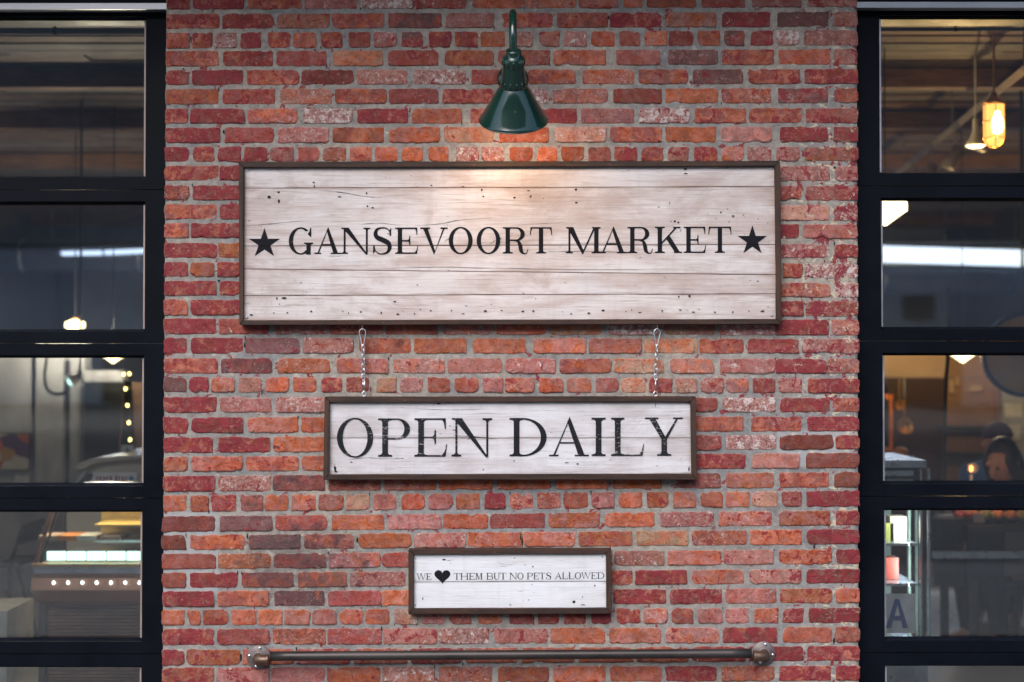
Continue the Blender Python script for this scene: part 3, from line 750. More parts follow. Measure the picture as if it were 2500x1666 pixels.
def letter(ch, px0, px1, pyt, pyb, y, mat, parent, T_=0.15, t=0.042, cuts=(), name='letter', slope=0.0):
    """one painted letter filling a pixel rectangle on the plane y; cuts = (px y, slope) of plank joints that break the paint"""
    a, b = P(px0, pyb, y), P(px1, pyt, y); H = b.z - a.z; w = (b.x - a.x) / H
    bm = bmesh.new()
    for i, poly in enumerate(glyph(ch, w, T_, t)):
        yy = y - 0.00003 * (i % 7)
        vs = [bm.verts.new((a.x + u * H, yy, a.z + v * H)) for u, v in poly]
        try: bm.faces.new(vs)
        except ValueError: pass
    bm.normal_update()
    bmesh.ops.triangulate(bm, faces=[f for f in bm.faces if len(f.verts) > 4])
    for pyc, sl in cuts:
        c = P((px0 + px1) / 2, pyc + sl * ((px0 + px1) / 2 - 1250), y); nrm = Vector((sl, 0, 1)).normalized()
        for s_ in (-0.0009, 0.0009):
            bmesh.ops.bisect_plane(bm, geom=bm.verts[:] + bm.edges[:] + bm.faces[:], plane_co=c + nrm * s_, plane_no=nrm)
        dead = [f for f in bm.faces if abs((f.calc_center_median() - c).dot(nrm)) < 0.00085]
        if dead: bmesh.ops.delete(bm, geom=dead, context='FACES')
    for f in bm.faces:
        f.normal_update()
        if f.normal.y > 0: f.normal_flip()
    me = bpy.data.meshes.new(name); bm.to_mesh(me); bm.free(); me.materials.append(mat)
    return link_mesh(name, me, parent)

# ------------------------------------------------------------------ signs
def poly_prism(bm, pts_xz, y0, y1):
    a = [bm.verts.new((x, y0, z)) for x, z in pts_xz]; b = [bm.verts.new((x, y1, z)) for x, z in pts_xz]
    bm.faces.new(a); bm.faces.new(b[::-1])
    for i in range(len(a)):
        j = (i + 1) % len(a); bm.faces.new((a[i], b[i], b[j], a[j]))

def sign(name, label, outer, inner, seams, board_mat, depth=0.044, recess=0.016, back=-0.008):
    """outer / inner: four pixel corners tl, tr, br, bl of the frame front; seams: list of (py left, py right)"""
    yf = back - depth; yb = yf + recess
    c = P((outer[0][0] + outer[1][0]) / 2, outer[3][1], yf); t = empty(name, (c.x, back, c.z), label, 'sign')
    O = [P(*p, yf) for p in outer]; I = [P(*p, yf) for p in inner]
    g = 0.0007
    for k in range(4):
        j = (k + 1) % 4; bm = bmesh.new()
        q = [O[k], O[j], I[j], I[k]]
        d = (O[j] - O[k]).normalized() * g
        q = [q[0] + d, q[1] - d, q[2] - d, q[3] + d]
        poly_prism(bm, [(p.x, p.z) for p in q], yf, back)
        bmesh.ops.subdivide_edges(bm, edges=[e for e in bm.edges if e.calc_length() > 0.3], cuts=14)
        for v in bm.verts:
            v.co += noise.noise_vector(v.co * 9) * 0.0011
        obj('frame_rail', bm, M['frame_x' if k % 2 == 0 else 'frame_z'], t, bevel=0.0016)
    # planks
    IL = [P(*p, yb) for p in inner]
    xl, xr = inner[0][0] - 3, inner[1][0] + 3
    ed = [(inner[0][1] - 3, inner[1][1] - 3)] + list(seams) + [(inner[3][1] + 3, inner[2][1] + 3)]
    for a, b in zip(ed, ed[1:]):
        n = 40; bm = bmesh.new(); gap = 0.0013
        top = [P(xl + (xr - xl) * i / n, a[0] + (a[1] - a[0]) * i / n, yb) for i in range(n + 1)]
        bot = [P(xl + (xr - xl) * i / n, b[0] + (b[1] - b[0]) * i / n, yb) for i in range(n + 1)]
        off = random.uniform(-0.0012, 0.0012)
        rows_ = []
        el = bm.verts.layers.float_color.new('edge')
        for f, e, yo, ev in ((0, 1, .012, 1), (0, 1, .002, 1), (.0018, 1, 0, 1), (.16, 0, -.0003, 0), (.5, 0, -.0004, 0), (.84, 0, -.0003, 0), (.9982, -1, 0, 1), (1, -1, .002, 1), (1, -1, .012, 1)):
            r = []
            for i in range(n + 1):
                p = top[i] * (1 - f) + bot[i] * f
                w_ = noise.noise(Vector((p.x * 7, a[0], e))) * 0.0014 + noise.noise(Vector((p.x * 31, a[0], e))) * 0.0007
                r.append(bm.verts.new((p.x, yb + yo + off, p.z - e * (gap * 0.5 + abs(w_) * (1 if e else 0))))); q = max(ev, 1 - min(i, n - i) / 1.6); r[-1][el] = (q, q, q, 1)
            rows_.append(r)
        for r0, r1 in zip(rows_, rows_[1:]):
            for i in range(n):
                f = bm.faces.new((r0[i], r1[i], r1[i + 1], r0[i + 1]))
        obj('plank', bm, board_mat, t)
    obj('backing_board', PB(xl, inner[0][1] - 2, xr, inner[3][1] + 2, yb + 0.016, back - 0.001), M['hole'], t)
    return t, yb

def screw(px, py, y, parent, r=0.0042, mat='screw'):
    p = P(px, py, y); m = axis(p, (0, -1, 0)) @ Matrix.Rotation(random.random() * 3, 4, 'Z')
    bm = bmesh.new(); lathe(bm, [(r, 0), (r, 0.0008), (r * .72, 0.0020), (r * .25, 0.0022), (r * .2, 0.0012), (0.0001, 0.0012)], m, 14)
    return obj('screw', bm, M[mat], parent, smooth=True)

def holes(spots, y, parent, name='nail_holes'):
    bm = bmesh.new()
    for px, py, w, h in spots:
        n = 9; s = random.random() * 9
        vs = []
        for i in range(n):
            a = -2 * math.pi * i / n; k = 0.75 + 0.5 * random.random()
            p = P(px + math.cos(a) * w * k, py + math.sin(a) * h * k, y); vs.append(bm.verts.new(p))
        f = bm.faces.new(vs); f.normal_update()
        if f.normal.y > 0: f.normal_flip()
    me = bpy.data.meshes.new(name); bm.to_mesh(me); bm.free(); me.materials.append(M['hole'])
    o = link_mesh(name, me, parent); o['kind'] = 'stuff'; return o

# the big market sign
big, yb = sign('market_sign', 'large framed sign of whitewashed planks lettered GANSEVOORT MARKET between two stars, under the green lamp',
               [(582, 395), (1905, 393), (1909, 792), (584, 794)], [(595, 409), (1892, 406), (1896, 779), (594, 782)],
               [(459.5, 456), (601, 597.5), (657, 671), (722, 717.5)], M['board_big'])
yl = yb - 0.0022
cut = [(599.2, -0.0027)]
sc, o1, o2 = 3.361, 560, 1250
for ch, a, b, o in (('G', 487, 672, o1), ('A', 698, 916, o1), ('N', 918, 1156, o1), ('S', 1179, 1332, o1), ('E', 1360, 1549, o1), ('V', 1566, 1791, o1), ('O', 1800, 1996, o1),
                    ('O', 2029, 2223, o1), ('R', 2245, 2453, o1), ('T', 147, 329, o2), ('M', 444, 731, o2), ('A', 716, 944, o2), ('R', 948, 1156, o2), ('K', 1174, 1395, o2), ('E', 1409, 1593, o2), ('T', 1611, 1801, o2)):
    x0, x1 = o + a / sc, o + b / sc; m = (x0 + x1) / 2; s_ = -0.0029 * (m - 1250)
    letter(ch, x0, x1, 555.2 + s_, 619.2 + s_, yl, M['letter'], big, 0.165, 0.052, cut)
for a, b, o in ((160, 415, o1), (1853, 2093, o2)):
    x0, x1 = o + a / sc, o + b / sc; m = (x0 + x1) / 2; s_ = -0.0059 * (m - 1250)
    letter('*', x0, x1, 558.5 + s_, 619.5 + s_, yl, M['letter'], big, cuts=cut, name='star')
for px, py in ((605, 417), (602, 775), (1880, 411.5), (1884, 770)): screw(px, py, yb - 0.001, big)
nh = []
for i in range(30):
    px = 622 + i * 43 + random.uniform(-10, 10)
    if px < 1880 and i not in (4, 17): nh.append((px, 766 - i * 0.18 + random.uniform(-6, 5), random.uniform(1.4, 4.6), random.uniform(0.9, 2.1)))
    if i % 4 == 1: nh.append((px + 14, 752 + random.uniform(-14, 14), 1.2, random.uniform(.8, 3)))
nh += [(1673, 413, 4, 2.4), (1675, 424, 5, 1.2), (693, 728, 6, 2), (676, 729, 2, 3), (964, 737, 3.5, 1.8), (1256, 483, 3, 2), (1180, 480, 2, 2), (895, 472, 2.5, 2.5), (829, 481, 5, 1.4), (766, 446, 3, 1.6), (767, 455, 1.2, 4), (1657, 725, 2, 2.2), (1683, 723, 3, 3), (1648, 541, 3, 3), (1656, 544, 2.5, 2.5), (1407, 495, 3.5, 2), (910, 508, 3.5, 2), (897, 504, 2, 2.5), (1406, 463, 3, 3), (1290, 466, 4, 1.2), (657, 482, 3.5, 4), (680, 470, 3, 2.5), (681, 492, 2.5, 5), (1760, 519, 2, 3), (735, 691, 2.5, 1), (1053, 453, 2.5, 1.5), (1176, 464, 2, 3), (1635, 496, 1, 3)]
holes(nh, yl + 0.0004, big)
# a knot in the middle of the second O and long drying cracks
def crack(pts, y, parent, th=0.7):
    bm = bmesh.new(); sp = smooth_path([(a, b, 0) for a, b in pts], 5)
    up, lo = [], []
    for i, p in enumerate(sp):
        k = th * (0.25 + abs(noise.noise(Vector((p.x * 0.11, p.y, 1)))) * 1.6) * min(1, i / 3, (len(sp) - 1 - i) / 3) + 0.05
        up.append(bm.verts.new(P(p.x, p.y - k, y))); lo.append(bm.verts.new(P(p.x, p.y + k, y)))
    for i in range(len(sp) - 1): bm.faces.new((up[i], lo[i], lo[i + 1], up[i + 1]))
    bmesh.ops.recalc_face_normals(bm, faces=bm.faces[:])
    for f in bm.faces:
        f.normal_update()
        if f.normal.y > 0: f.normal_flip()
    me = bpy.data.meshes.new('drying_crack'); bm.to_mesh(me); bm.free(); me.materials.append(M['hole']); return link_mesh('drying_crack', me, parent)
yc = yl + 0.0003
for pts, th in (([(595, 551), (650, 548), (700, 543), (750, 539)], .55), ([(786, 465), (840, 471), (890, 480), (932, 482)], .6), ([(1010, 552), (1080, 546), (1120, 538), (1210, 532)], .6),
                ([(880, 548), (930, 545), (980, 552)], .45), ([(1250, 550), (1330, 546), (1380, 543)], .4), ([(1330, 614.5), (1430, 614), (1540, 616.5)], .55), ([(930, 656), (1060, 653), (1200, 655), (1420, 659), (1620, 657.5)], .6), ([(1085, 593), (1092, 585), (1110, 583)], .8), ([(1195, 598), (1208, 588), (1222, 582), (1225, 592)], 1.0)):
    crack(pts, yc, big, th)

mid, yb2 = sign('open_daily_sign', 'middle framed sign lettered OPEN DAILY, hung on two chains below the market sign',
                [(792, 969), (1699, 968), (1702, 1172), (789, 1172)], [(804, 983), (1686, 981), (1688, 1157), (803, 1159)], [(1070, 1069.5)], M['board_mid'])
sc, o1 = 2.401, 760; yl2 = yb2 - 0.0022
for ch, a, b in (('O', 150, 363), ('P', 393, 579), ('E', 604, 796), ('N', 824, 1059), ('D', 1164, 1379), ('A', 1394, 1627), ('I', 1632, 1736), ('L', 1757, 1951), ('Y', 1956, 2178)):
    x0, x1 = o1 + a / sc, o1 + b / sc; m = (x0 + x1) / 2; s_ = -0.0033 * (m - 1245)
    letter(ch, x0, x1, 1021 + s_, 1114.5 + s_, yl2, M['letter_worn'], mid, 0.15, 0.038, [(1069.8, -0.0005)])
holes([(1410, 1133, 3, 1.4), (1071, 986, 5, 1.6), (818, 1145, 3, 7), (1384, 1130, 6, .8), (820, 1152, 5, 2), (1180, 1147, 1.6, 1.6), (1682, 1145, 2, 5), (1255, 1126, 1.5, 1.5), (1600, 989, .8, 6)], yl2 + .0004, mid)
for pts, th in (([(1108, 1064), (1150, 1066), (1200, 1070)], .7), ([(848, 1123), (890, 1118), (940, 1120), (985, 1119)], .5), ([(1010, 998), (1100, 1001), (1190, 999)], .35)): crack(pts, yl2 + .0003, mid, th)

small, yb3 = sign('pets_sign', 'small lowest framed sign saying WE heart THEM BUT NO PETS ALLOWED',
                  [(997, 1342), (1492, 1340.5), (1494, 1499), (997, 1500.5)], [(1010, 1354), (1479.5, 1352.5), (1481, 1485), (1010, 1486.5)], [(1421.3, 1419.5)], M['board_small'], depth=0.04)
sc, o1 = 4.357, 980; yl3 = yb3 - 0.0022
for ch, a, b in (('W', 160, 262), ('E', 263, 320), ('T', 556, 623), ('H', 627, 713), ('E', 718, 786), ('M', 789, 864), ('B', 904, 976), ('U', 980, 1047), ('T', 1049, 1114), ('N', 1150, 1229), ('O', 1234, 1299), ('P', 1334, 1399), ('E', 1404, 1466), ('T', 1467, 1529), ('S', 1540, 1593),
                 ('A', 1630, 1708), ('L', 1708, 1772), ('L', 1777, 1839), ('O', 1844, 1911), ('W', 1911, 2014), ('E', 2017, 2079), ('D', 2084, 2159)):
    x0, x1 = o1 + a / sc, o1 + b / sc; m = (x0 + x1) / 2; s_ = -0.0062 * (m - 1250)
    letter(ch, x0, x1, 1399 + s_, 1415 + s_, yl3, M['letter_small'], small, 0.15, 0.06)
letter('<', 980 + 350 / sc, 980 + 521 / sc, 1390.5, 1424, yl3 - .0004, M['letter'], small, name='heart')
for px, py in ((1015, 1364.5), (1470.5, 1359.5), (1245.5, 1476), (1014, 1477)): screw(px, py, yb3 - .001, small, 0.0036)
holes([(1084, 1367, 5, 1.8), (1422, 1352, 2, 2), (1301, 1384, 2, 1.5), (1282, 1380, 1.5, 1.2), (1256, 1363, 1.5, 1.2), (1452, 1430, 2.2, 1.6), (1401, 1470, 4, 3.5), (1422, 1458, 1.6, 1.4), (1424, 1477, 6, 1), (1032, 1462, 1.5, 3), (1380, 1349, 2, 4), (1291, 1465, 1.6, 1)], yl3 + .0004, small)
for pts, th in (([(1088, 1368), (1098, 1369), (1106, 1366)], .6), ([(1214, 1368), (1222, 1376), (1240, 1380), (1262, 1375)], .4), ([(1228, 1458), (1231, 1471)], .4), ([(1218, 1382), (1240, 1384)], .4)): crack(pts, yl3 + .0003, small, th)

# ------------------------------------------------------------------ chains between the first two signs
def ring_pts(c, rx, rz, n=20, ang=0.0, sq=1.0):
    o = []
    for i in range(n):
        a = 2 * math.pi * i / n; x = math.copysign(abs(math.cos(a)) ** sq, math.cos(a)) * rx; z = math.copysign(abs(math.sin(a)) ** sq, math.sin(a)) * rz
        o.append(Vector((c[0] + x * math.cos(ang), c[1] + x * math.sin(ang), c[2] + z)))
    return o
def chain(name, label, xt, xb, seed):
    y = -0.030; rnd = random.Random(seed); px = 0.0015
    top = P(xt, 797, y); t = empty(name, top, label, 'chain', 'chains holding the middle sign')
    zc = lambda py: P(xt, py, y).z
    xx = lambda py: P(xt + (xb - xt) * (py - 797) / 170, py, y).x
    bm = bmesh.new(); tube(bm, [(top.x, y, zc(790)), (top.x, y, zc(799))], 0.0022, 8); tube(bm, ring_pts((top.x, y, zc(803)), .005, .0055, 16, 1.3), .0017, 8, True)
    obj('screw_eye', bm, M['zinc'], t, smooth=True)
    w = 0.0125
    q = [(0.004, 843), (0.0052, 838), (0.0068, 830), (w * .92, 814), (w * .8, 808), (w * .4, 804.3), (0, 803.5), (-w * .4, 804.3), (-w * .8, 808), (-w * .92, 814), (-0.0068, 830), (-0.0052, 837), (-0.0045, 842), (-.001, 844.5), (0.003, 842.5)]
    obj('snap_hook', T(smooth_path([(xx(b) + a, y - (.001 if i > 12 else 0), zc(b)) for i, (a, b) in enumerate(q)], 4), 0.0023, 10), M['zinc'], t, smooth=True)
    pys = [849, 860.5, 872, 884, 896.5, 908.5, 921]
    for i, py in enumerate(pys):
        ang = (1.0, -0.75, 0.95, -.55, .35, -.5, .3)[i] + rnd.uniform(-.2, .2)
        obj('chain_link', T(ring_pts((xx(py) + rnd.uniform(-.0008, .0008), y, zc(py)), .0058, .0118, 18, ang, .8), 0.0019, 8, True), M['zinc'], t, smooth=True)
    py = 943; a = xx(py)
    if seed == 1:
        bm = bmesh.new()
        for s_ in (-1, 1): tube(bm, [(a + s_ * .0026, y, zc(929)), (a + s_ * .0028, y, zc(954))], .0022, 8)
        tube(bm, ring_pts((a, y, zc(930)), .0035, .004, 14, .6), .0018, 8, True)
    else:
        bm = T([(a, y, zc(926)), (a, y, zc(940)), (a, y, zc(955))], [.0018, .0031, .0024], 10)
        tube(bm, ring_pts((a, y, zc(928)), .004, .005, 14, .6), .0018, 8, True)
    obj('connector', bm, M['zinc'], t, smooth=True)
    c = (xx(962), y, zc(961.5))
    bm = T([(c[0], y, c[2] + .010), (c[0] + .009, y, c[2]), (c[0] + .006, y, c[2] - .006), (c[0], y, c[2] - .010), (c[0] - .006, y, c[2] - .006), (c[0] - .009, y, c[2])], .0021, 8, True)
    tube(bm, [(c[0], y, c[2] - .009), (c[0], y, zc(975))], .0022, 8)
    obj('screw_eye', bm, M['zinc'], t, smooth=True)
chain('sign_chain', 'shiny zinc chain with snap hook above the letter P of OPEN', 884.5, 889, 1)
chain('sign_chain', 'shiny zinc chain with snap hook above the letters LY of DAILY', 1604.5, 1600, 2)

# ------------------------------------------------------------------ gooseneck lamp
fl = P(1252, 194, 0)
lamp = empty('wall_lamp', (fl.x, 0, fl.z), 'dark green enamel gooseneck barn lamp lit above the market sign', 'wall lamp')
lx = fl.x
LS = 0.86; TILT = rad(33); ax = Vector((0, math.sin(TILT), -math.cos(TILT)))
cap = P(1254, 131, -0.430)
obj('wall_flange', L([(0.056, 0), (0.057, .006), (0.050, .014), (0.022, .018), (0.018, .028), (.0001, .028)], axis((lx, -0.004, fl.z), (0, -1, 0)), 36), M['green'], lamp, smooth=True)
ztop = P(1254, 29, -0.35).z
neck = smooth_path([(lx, -.01, fl.z), (lx, -.06, fl.z + .002), (lx, -.115, fl.z + .035), (lx, -.150, fl.z + .10), (lx, -.185, ztop - .055), (lx, -.245, ztop - .010), (lx, -.330, ztop - .000), (lx, -.405, ztop - .030), (lx, -.440, ztop - .085), tuple(cap - ax * .012), tuple(cap + ax * .01)], 8)
obj('gooseneck', T(neck, 0.0132, 20), M['green'], lamp, smooth=True)
m = axis(cap, ax)
bm = L([(.0135, -.012), (.0250, -.012), (.0262, -.008), (.0262, .010), (.034, .012), (.0365, .014), (.0368, .044), (.0385, .056), (.0450, .102), (.0465, .112), (.0465, .118), (.044, .120)], m, 40)
for hh, r, k in ((.030, .0372, 12), (.104, .0458, 14)):
    for i in range(k):
        a = 2 * math.pi * i / k
        tube(bm, [m @ Vector((r * math.cos(a), r * math.sin(a), hh - .011)), m @ Vector(((r + .0005) * math.cos(a), (r + .0005) * math.sin(a), hh + .011))], .0022, 6)
obj('socket_cup', bm, M['green'], lamp, smooth=True)
prof = [(.0440, .114), (.0475, .119), (.0560, .130), (.0820, .176), (.1085, .222), (.1150, .2310), (.1185, .2350), (.1200, .2400)]
obj('lamp_shade', L(prof, m, 64, cap=False), M['green'], lamp, smooth=True)
obj('shade_lining', L([(r - .0022, h + .0006) for r, h in prof], m, 64, cap=False), M['shade_in'], lamp, smooth=True)
obj('shade_rim', T([m @ Vector((.1195 * math.cos(2 * math.pi * i / 64), .1195 * math.sin(2 * math.pi * i / 64), .2400)) for i in range(64)], .0021, 8, True), M['green'], lamp, smooth=True)
bulb_c = m @ Vector((0, 0, .175))
obj('bulb', L([(.0001, -.055), (.013, -.05), (.014, -.03), (.024, -.008), (.029, .01), (.024, .028), (.012, .037), (.0001, .040)], axis(bulb_c, ax), 24), glow('warm_bulb', (1, .62, .30), 6), lamp, smooth=True)
ld = bpy.data.lights.new('lamp_light', 'SPOT'); ld.energy = 3.6; ld.color = (1.0, 0.68, 0.42); ld.shadow_soft_size = 0.03; ld.spot_size = rad(165); ld.spot_blend = 1.0
lo = bpy.data.objects.new('lamp_light', ld); COL.objects.link(lo); lo.parent = lamp; lo.location = (m @ Vector((0, 0, .222))) - lamp.location
lo.rotation_euler = (-ax).to_track_quat('Z', 'Y').to_euler()

# ------------------------------------------------------------------ pipe rail at the foot
ry = -0.062
a, b = P(633, 1602.7, ry), P(1861, 1595.5, ry)
rail = empty('pipe_rail', (a.x, 0, a.z), 'dark iron pipe rail on two round flanges low on the brick pier', 'pipe rail')
ra, rb = a + (b - a).normalized() * .040, b - (b - a).normalized() * .040
bm = T([ra + (rb - ra) * (i / 24) for i in range(25)], .0172, 20)
obj('pipe', bm, M['pipe'], rail, smooth=True)
for (px, py), sgn, angs in (((633, 1603), 1, (82, 170, 255, -10)), ((1862, 1593.8), -1, (78, -8, 250, 170))):
    c = P(px, py, 0); c.y = 0
    obj('flange', L([(.043, 0), (.0435, .002), (.0435, .006), (.041, .0085), (.026, .0095), (.024, .018), (.021, .02), (.0001, .02)], axis((c.x, -.006, c.z), (0, -1, 0)), 40), M['flange'], rail, smooth=True)
    e = [(c.x, -.02, c.z), (c.x, -.032, c.z), (c.x + sgn * .003, -.047, c.z), (c.x + sgn * .011, -.058, c.z), (c.x + sgn * .022, ry, c.z), (c.x + sgn * .036, ry, c.z), (c.x + sgn * .0362, ry, c.z), (c.x + sgn * .044, ry, c.z)]
    obj('elbow', T(smooth_path(e, 5), [.0185] * 18 + [.0185] * 6 + [.0190] * 3 + [.0208] * 9, 20), M['elbow'], rail, smooth=True)
    for d in angs:
        q = Vector((c.x + .034 * math.cos(rad(d)), -.0145, c.z + .034 * math.sin(rad(d))))
        obj('bolt', L([(.0062, 0), (.0062, .0020), (.0048, .0044), (.0001, .0054)], axis(q, (0, -1, 0)), 12), M['zinc'], rail, smooth=True)

# ------------------------------------------------------------------ ground outside, canopy, viaduct across the street
def structure(name, bm, mat, smooth=False): return tag(obj(name, bm, mat, None, smooth), kind='structure')
M['concrete'] = plain('grey_concrete', (0.11, 0.11, 0.11), 0.8, 0, 0.2, 1.5, 0.3)
M['asphalt'] = plain('asphalt', (0.05, 0.05, 0.052), 0.85, 0, 0.25, 2, 0.3)
M['steel_dark'] = plain('dark_painted_steel', (0.035, 0.035, 0.04), 0.5, 0.2, 0.2, 4, 0.1)
M['blue_grey_render'] = plain('blue_grey_wall_paint', (0.16, 0.18, 0.21), 0.8, 0, 0.25, 0.6, 0.1)
M['pale_facade'] = plain('pale_blue_facade', (0.70, 0.76, 0.85), 0.8, 0, 0.22, 0.22, 0.1, stretch=(.4, 1, 1.6))
bm = bmesh.new()
vs = [bm.verts.new(p) for p in ((-400, -600, -.16), (400, -600, -.16), (400, 60, -.16), (-400, 60, -.16))]; bm.faces.new(vs)
structure('street_ground', bm, M['asphalt'])
structure('pavement', B(-30, 30, -6.2, .32, -.30, -.004), M['concrete'])
can = empty('canopy', (0, 0, 3.45), 'dark steel canopy over the shopfront above the brick pier', 'canopy')
obj('roof_sheet', B(-5, 5, -.85, -.02, 3.50, 3.56), M['steel_dark'], can)
obj('fascia', B(-5, 5, -.91, -.853, 3.42, 3.60), M['steel_dark'], can)
for i in range(7): obj('canopy_beam', B(-4.6 + i * 1.52, -4.52 + i * 1.52, -.85, -.02, 3.42, 3.497), M['steel_dark'], can)
M['viaduct_paint'] = plain('weathered_grey_viaduct_paint', (0.20, 0.19, 0.20), 0.8, 0, 0.4, 0.3, 0.1, stretch=(.4, 1, 1.5))
via = empty('viaduct', (0, -40, -.16), 'grey railway viaduct on columns across the street', 'viaduct')
obj('deck', B(-90, 90, -38.4, -37, 5.18, 13.2), M['viaduct_paint'], via)
for i in range(9): obj('column', B(-80.5 + i * 20, -79.5 + i * 20, -38.2, -37.2, -.16, 5.178), M['viaduct_paint'], via)
for k, (x0, x1, zt, lab) in enumerate(((-75, -20.3, 8.2, 'tallest pale blue warehouse left across the street'), (-20.25, 2, 6.52, 'middle pale blue warehouse across the street'), (2.05, 75, 6.08, 'lowest long pale blue warehouse right across the street'))):
    w = empty('warehouse', ((x0 + x1) / 2, -60, -.16), lab, 'building', 'warehouses across the street')
    obj('wall', B(x0, x1, -75, -58, -.16, zt), M['pale_facade'], w)
    x = x0 + 2
    while x < x1 - 5:
        obj('shutter', B(x, x + 3.4, -57.99, -57.9, -.1, 2.6), M['steel_dark'], w)
        if k != 1 or int(x) % 2: obj('window', B(x + .8, x + 2.2, -57.99, -57.9, 3.6, 4.7), M['blue_grey_render'], w)
        x += 6.3

# ------------------------------------------------------------------ glazed overhead doors
def door(name, label, side, panes, edge, glass_x):
    """edge: pixel x of the stile where it meets the pier; glass_x: pixel x of the glass edge for every pane; side -1 left, +1 right"""
    yf, yg = 0.085, 0.118
    FAR = side * 3.75
    xe = P(edge, 833, yf).x - side * 0.035
    t = empty(name, (side * 2.5, .1, 0), label, 'glazed door')
    def X(px, py): return P(px, py, yf).x
    zs = [(P(0, a, yf).z, P(0, b, yf).z) for a, b in panes]
    gx = [X(g, sum(p) / 2) for g, p in zip(glass_x, panes)]
    ztop = zs[0][0] + .05; MID = side * 2.52
    for i, (zt, zb) in enumerate(zs):
        z0 = (zs[i + 1][0] + zb) / 2 if i + 1 < len(zs) else 0.0
        z1 = (zs[i - 1][1] + zt) / 2 if i else ztop
        g = gx[i] + side * 0.002
        a, b = sorted((xe, g)); obj('stile', B(a, b, yf, yf + .05, z0 + .0012, z1 - .0012), M['black_alu'], t, bevel=.003)
        obj('stile', B(MID - .04, MID + .04, yf, yf + .05, z0 + .0012, z1 - .0012), M['black_alu'], t, bevel=.003)
        a, b = sorted((FAR, FAR - side * .09)); obj('stile', B(a, b, yf, yf + .05, z0 + .0012, z1 - .0012), M['black_alu'], t, bevel=.003)
        for q, (u, w) in enumerate(((g, MID - side * .0405), (MID + side * .0405, FAR - side * .0905))):
            x0, x1 = sorted((u, w)); e = .0006
            obj('rail', B(x0 + e, x1 - e, yf + .001, yf + .049, zt - .001, z1 - .0014), M['black_alu'], t, bevel=.003)
            obj('rail', B(x0 + e, x1 - e, yf + .001, yf + .049, z0 + .0014, zb + .001), M['black_alu'], t, bevel=.003)
            obj('window_pane', B(x0 - .004, x1 + .004, yg, yg + .006, zb - .004, zt + .004), M['glass'], t)
            obj('inner_pane', B(x0 - .004, x1 + .004, yg + .018, yg + .023, zb - .004, zt + .004), M['glass'], t)
            # sloping putty-line mouldings above and below the glass, bright bead beside the stile
            for zz, s_ in ((zt, -1), (zb, 1)):
                bm = bmesh.new(); h = .011
                prof = [(yf + .014, zz), (yg - .002, zz), (yg - .002, zz + s_ * h)]
                A = [bm.verts.new((x0 + .001, y, z)) for y, z in prof]; C_ = [bm.verts.new((x1 - .001, y, z)) for y, z in prof]
                bm.faces.new(A); bm.faces.new(C_[::-1])
                for k in range(3): bm.faces.new((A[k], C_[k], C_[(k + 1) % 3], A[(k + 1) % 3]))
                obj('glazing_moulding', bm, M['black_alu'], t)
            if q == 0:
                w0, w1 = sorted((g - side * .001, g + side * .011))
                obj('glazing_bead', B(w0, w1, yg - .014, yg - .002, zb + .012, zt - .012), M['bead' if side < 0 else 'flash'], t, bevel=.002)
    return t, xe, ztop
left_panes = [(39, 436), (491, 811), (867, 1188), (1245, 1568), (1626, 1888)]
right_panes = [(36, 427), (482, 805), (861, 1183), (1241, 1565), (1623, 1888)]
dl, xel, ztl = door('glazed_door', 'black framed glazed overhead door left of the brick pier, bakery counter behind it', -1, left_panes, 400, (357, 355, 352, 348, 346))
dr, xer, ztr = door('glazed_door', 'black framed glazed overhead door right of the brick pier, seated person behind it', 1, right_panes, 2095, (2146, 2150, 2154, 2158, 2160))
for nm, side, y0, y1, lab in (('head_flashing', -1, 8, 23, 'pale metal strip above the left glazed door'), ('head_flashing', 1, 5, 19, 'pale metal strip above the right glazed door')):
    za, zb = P(0, y0, .03).z, P(0, y1, .03).z; x0, x1 = sorted((side * 1.26, side * 3.9))
    o = obj(nm, B(x0, x1, .03, .075, zb, za), M['flash'], None, bevel=.002); tag(o, lab, 'metal strip', 'metal strips above the doors')
structure('door_header', B(-4.6, 4.6, .078, .20, P(0, 32, .085).z + .012, 3.9), M['black_alu'])
for side, nm in ((-1, 'side_wall'), (1, 'side_wall')):
    x0, x1 = sorted((side * 3.76, side * 5.6)); structure(nm, B(x0, x1, -.02, .30, -.2, 3.9), M['blue_grey_render'])
structure('upper_wall', B(-5.6, 5.6, .20, .34, P(0, 32, .085).z + .012, 4.2), M['steel_dark'])

# ------------------------------------------------------------------ market hall behind the doors
M['floor_in'] = plain('polished_concrete_floor', (0.36, 0.34, 0.30), 0.35, 0, 0.25, 0.9, 0.05)
M['plank_a'] = stained_wood('old_ceiling_plank', (0.085, 0.062, 0.052), (0.22, 0.155, 0.125), 'x')
M['plank_b'] = stained_wood('grey_ceiling_plank', (0.10, 0.09, 0.088), (0.24, 0.205, 0.19), 'x')
M['plank_c'] = stained_wood('reddish_ceiling_plank', (0.10, 0.056, 0.040), (0.26, 0.145, 0.095), 'x')
M['wall_grey'] = plain('worn_grey_concrete_wall', (0.40, 0.41, 0.455), 0.85, 0, 0.35, 1.6, 0.3, stretch=(1.5, 1, .6))
M['wall_dark'] = plain('dark_rear_wall', (0.10, 0.085, 0.08), 0.85, 0, 0.4, 1.0, 0.1)
M['brown_panel'] = plain('brown_stall_panel', (0.26, 0.155, 0.115), 0.7, 0, 0.2, 2.0, 0.1)
M['beige_panel'] = plain('beige_stall_panel', (0.42, 0.30, 0.235), 0.7, 0, 0.15, 2.0, 0.1)
M['maroon_panel'] = plain('dark_maroon_panel', (0.055, 0.028, 0.030), 0.7, 0, 0.3, 2.0, 0.1)
M['shelf_dark'] = plain('dark_shelf', (0.025, 0.024, 0.022), 0.6)
